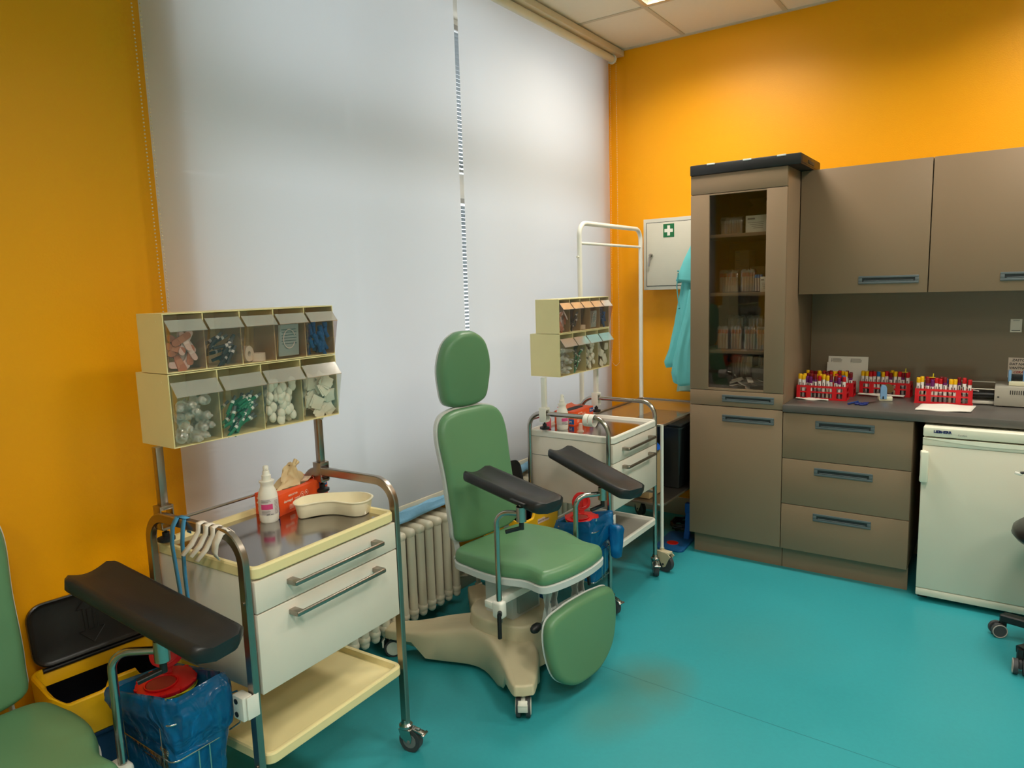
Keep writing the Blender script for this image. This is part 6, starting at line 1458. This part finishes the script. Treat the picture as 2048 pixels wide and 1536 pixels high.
wrapped_pack('film-wrapped red-capped tubes at the left of the second shelf', -1.285, 3.95, zs, 7, 2, 'red', h=0.10)
wrapped_pack('film-wrapped red-capped tubes in the middle of the second shelf', -1.17, 3.92, zs, 5, 2, 'red', h=0.10)
wrapped_pack('blue-capped tubes beside the small white box on the second shelf', -1.108, 3.90, zs, 3, 2, 'blue', film=False, h=0.088)
carton('small white printed box at the right front of the second shelf', -1.064, 3.875, zs, 0.055, 0.03, 0.080, CB)
for k, x_ in enumerate((-1.300, -1.225, -1.150, -1.085)):
    wrapped_pack('film-wrapped red-capped tubes, front row of the third shelf, %s' % ('leftmost pack', 'second pack from the left', 'third pack from the left', 'rightmost pack')[k], x_, 3.90, z3, 4, 2, 'red', h=0.105)
for k, x_ in enumerate((-1.285, -1.175, -1.08)):
    wrapped_pack('film-wrapped pale tubes, back row of the third shelf, %s' % ('left pack', 'middle pack', 'right pack')[k], x_, 4.08, z3, 6, 2, 'white', h=0.155)
wrapped_pack('tall film-wrapped bundle of pale tubes on the bottom shelf at left', -1.25, 4.10, z4, 8, 2, 'white', h=0.155)
T = thing('white_tray', 'grey plastic tray at the back right of the bottom shelf', 'tray', (-1.10, 4.12, z4)); b = MB(); b.loft(rrect(0.17, 0.16, 0.01), [(0.006, 0, 0.1), (0.006, 0), (0, 0.095), (-0.004, 0.096), (-0.004, 0.099), (0.004, 0.099), (0.008, 0.005)], lambda u, v, h: (u, v, h)); obj('tray', b, GREY_SH, T)
wrapped_pack('small dark red-capped tubes standing on the grey tray of the bottom shelf', -1.135, 4.12, z4 + 0.0995, 5, 1, 'dark', film=False, h=0.06)
rng = random.Random(9)
for k in range(13):
    b = MB(); b.box((0, 0, 0), (0.062, 0.030, 0.004), 0.0015, rot=(0.0, 0, 0)); b.use(PAPER)
    o = obj('sterile_packet', b, mat('packet_white', srgb(226, 222, 210), 0.5), None, (-1.235 + 0.13 * rng.random() * 1.2, 3.865 + 0.10 * rng.random(), z4 + 0.010 + 0.0045 * k * 0.8), (rng.uniform(-0.6, 0.3), rng.uniform(-0.4, 0.4), rng.uniform(-1.2, 1.2)))
    tag(o, 'small white sterile packet in the loose heap on the bottom shelf', 'packet', 'sterile packets on the bottom shelf')

# ================================================================== STOOL AT THE RIGHT EDGE
T = thing('swivel_stool', 'black swivel stool with castors cut off by the right edge before the fridge', 'stool', (0.285, 3.425, 0), math.radians(0))
b = MB(); b.lathe([(0.001, 0.478), (0.19, 0.478), (0.215, 0.488), (0.228, 0.505), (0.224, 0.528), (0.205, 0.545), (0.15, 0.553), (0.001, 0.556)], (-0.005, 0.0, 0.0), 40); obj('seat', b, mat('black_vinyl', srgb(24, 23, 23), 0.3), T, smooth=60)
b = MB(); b.lathe([(0.028, 0.08), (0.028, 0.30), (0.018, 0.30), (0.018, 0.478)], seg=20); obj('gas_column', b, BLACK_P, T)
b = MB(); b.cyl((0, 0, 0.46), (0, 0, 0.478), 0.09, seg=20); obj('seat_plate', b, BLACK_P, T)
b = MB(); b.lathe([(0.045, 0.068), (0.05, 0.075), (0.05, 0.115), (0.035, 0.125), (0.03, 0.125)], seg=20); obj('base_hub', b, BLACK_P, T)
for i in range(5):
    a = math.radians(155 + 72 * i); u = Vector((math.cos(a), math.sin(a), 0))
    b = MB(); b.tube([u * 0.03 + Vector((0, 0, 0.098)), u * 0.16 + Vector((0, 0, 0.094)), u * 0.262 + Vector((0, 0, 0.086))], 0.02, sq=(0.034, 0.045), up=(0, 0, 1)); b.cyl(u * 0.262 + Vector((0, 0, 0.045)), u * 0.262 + Vector((0, 0, 0.095)), 0.014, seg=10)
    obj('leg', b, BLACK_P, T)
    c = bpy.data.objects.new('castor', None); COL.objects.link(c); c.parent = T; c.location = u * 0.262; c.rotation_euler = (0, 0, a + 0.8); c.empty_display_size = 0.04
    b = MB()
    for s in (-1, 1): b.cyl((0.018, s * 0.008, 0.030), (0.018, s * 0.024, 0.030), 0.030, seg=24)
    b.box((0.014, 0, 0.040), (0.040, 0.014, 0.034), 0.006); obj('wheel', b, RUB, c)
    b = MB()
    for s in (-1, 1): b.tube([(0.018 + 0.027 * math.cos(q), s * 0.0242, 0.030 + 0.027 * math.sin(q)) for q in [2 * PI * k / 24 for k in range(24)]], 0.0022, seg=6, closed=True)
    obj('rim', b, mat('castor_rim', srgb(190, 180, 170), 0.4), c, smooth=60)
b = MB(); b.tube([(0.20, 0.12, 0.50), (0.02, -0.02, 0.66), (-0.200, 0.0, 0.752), (-0.215, 0.0, 0.748)], 0.006, seg=8); obj('arm_lever', b, BLACK_P, T, smooth=60)
b = MB(); b.box((-0.222, 0.0, 0.745), (0.026, 0.012, 0.010), 0.003, rot=(0, 0.3, 0)); obj('lever_tip', b, WHITE_P, T)
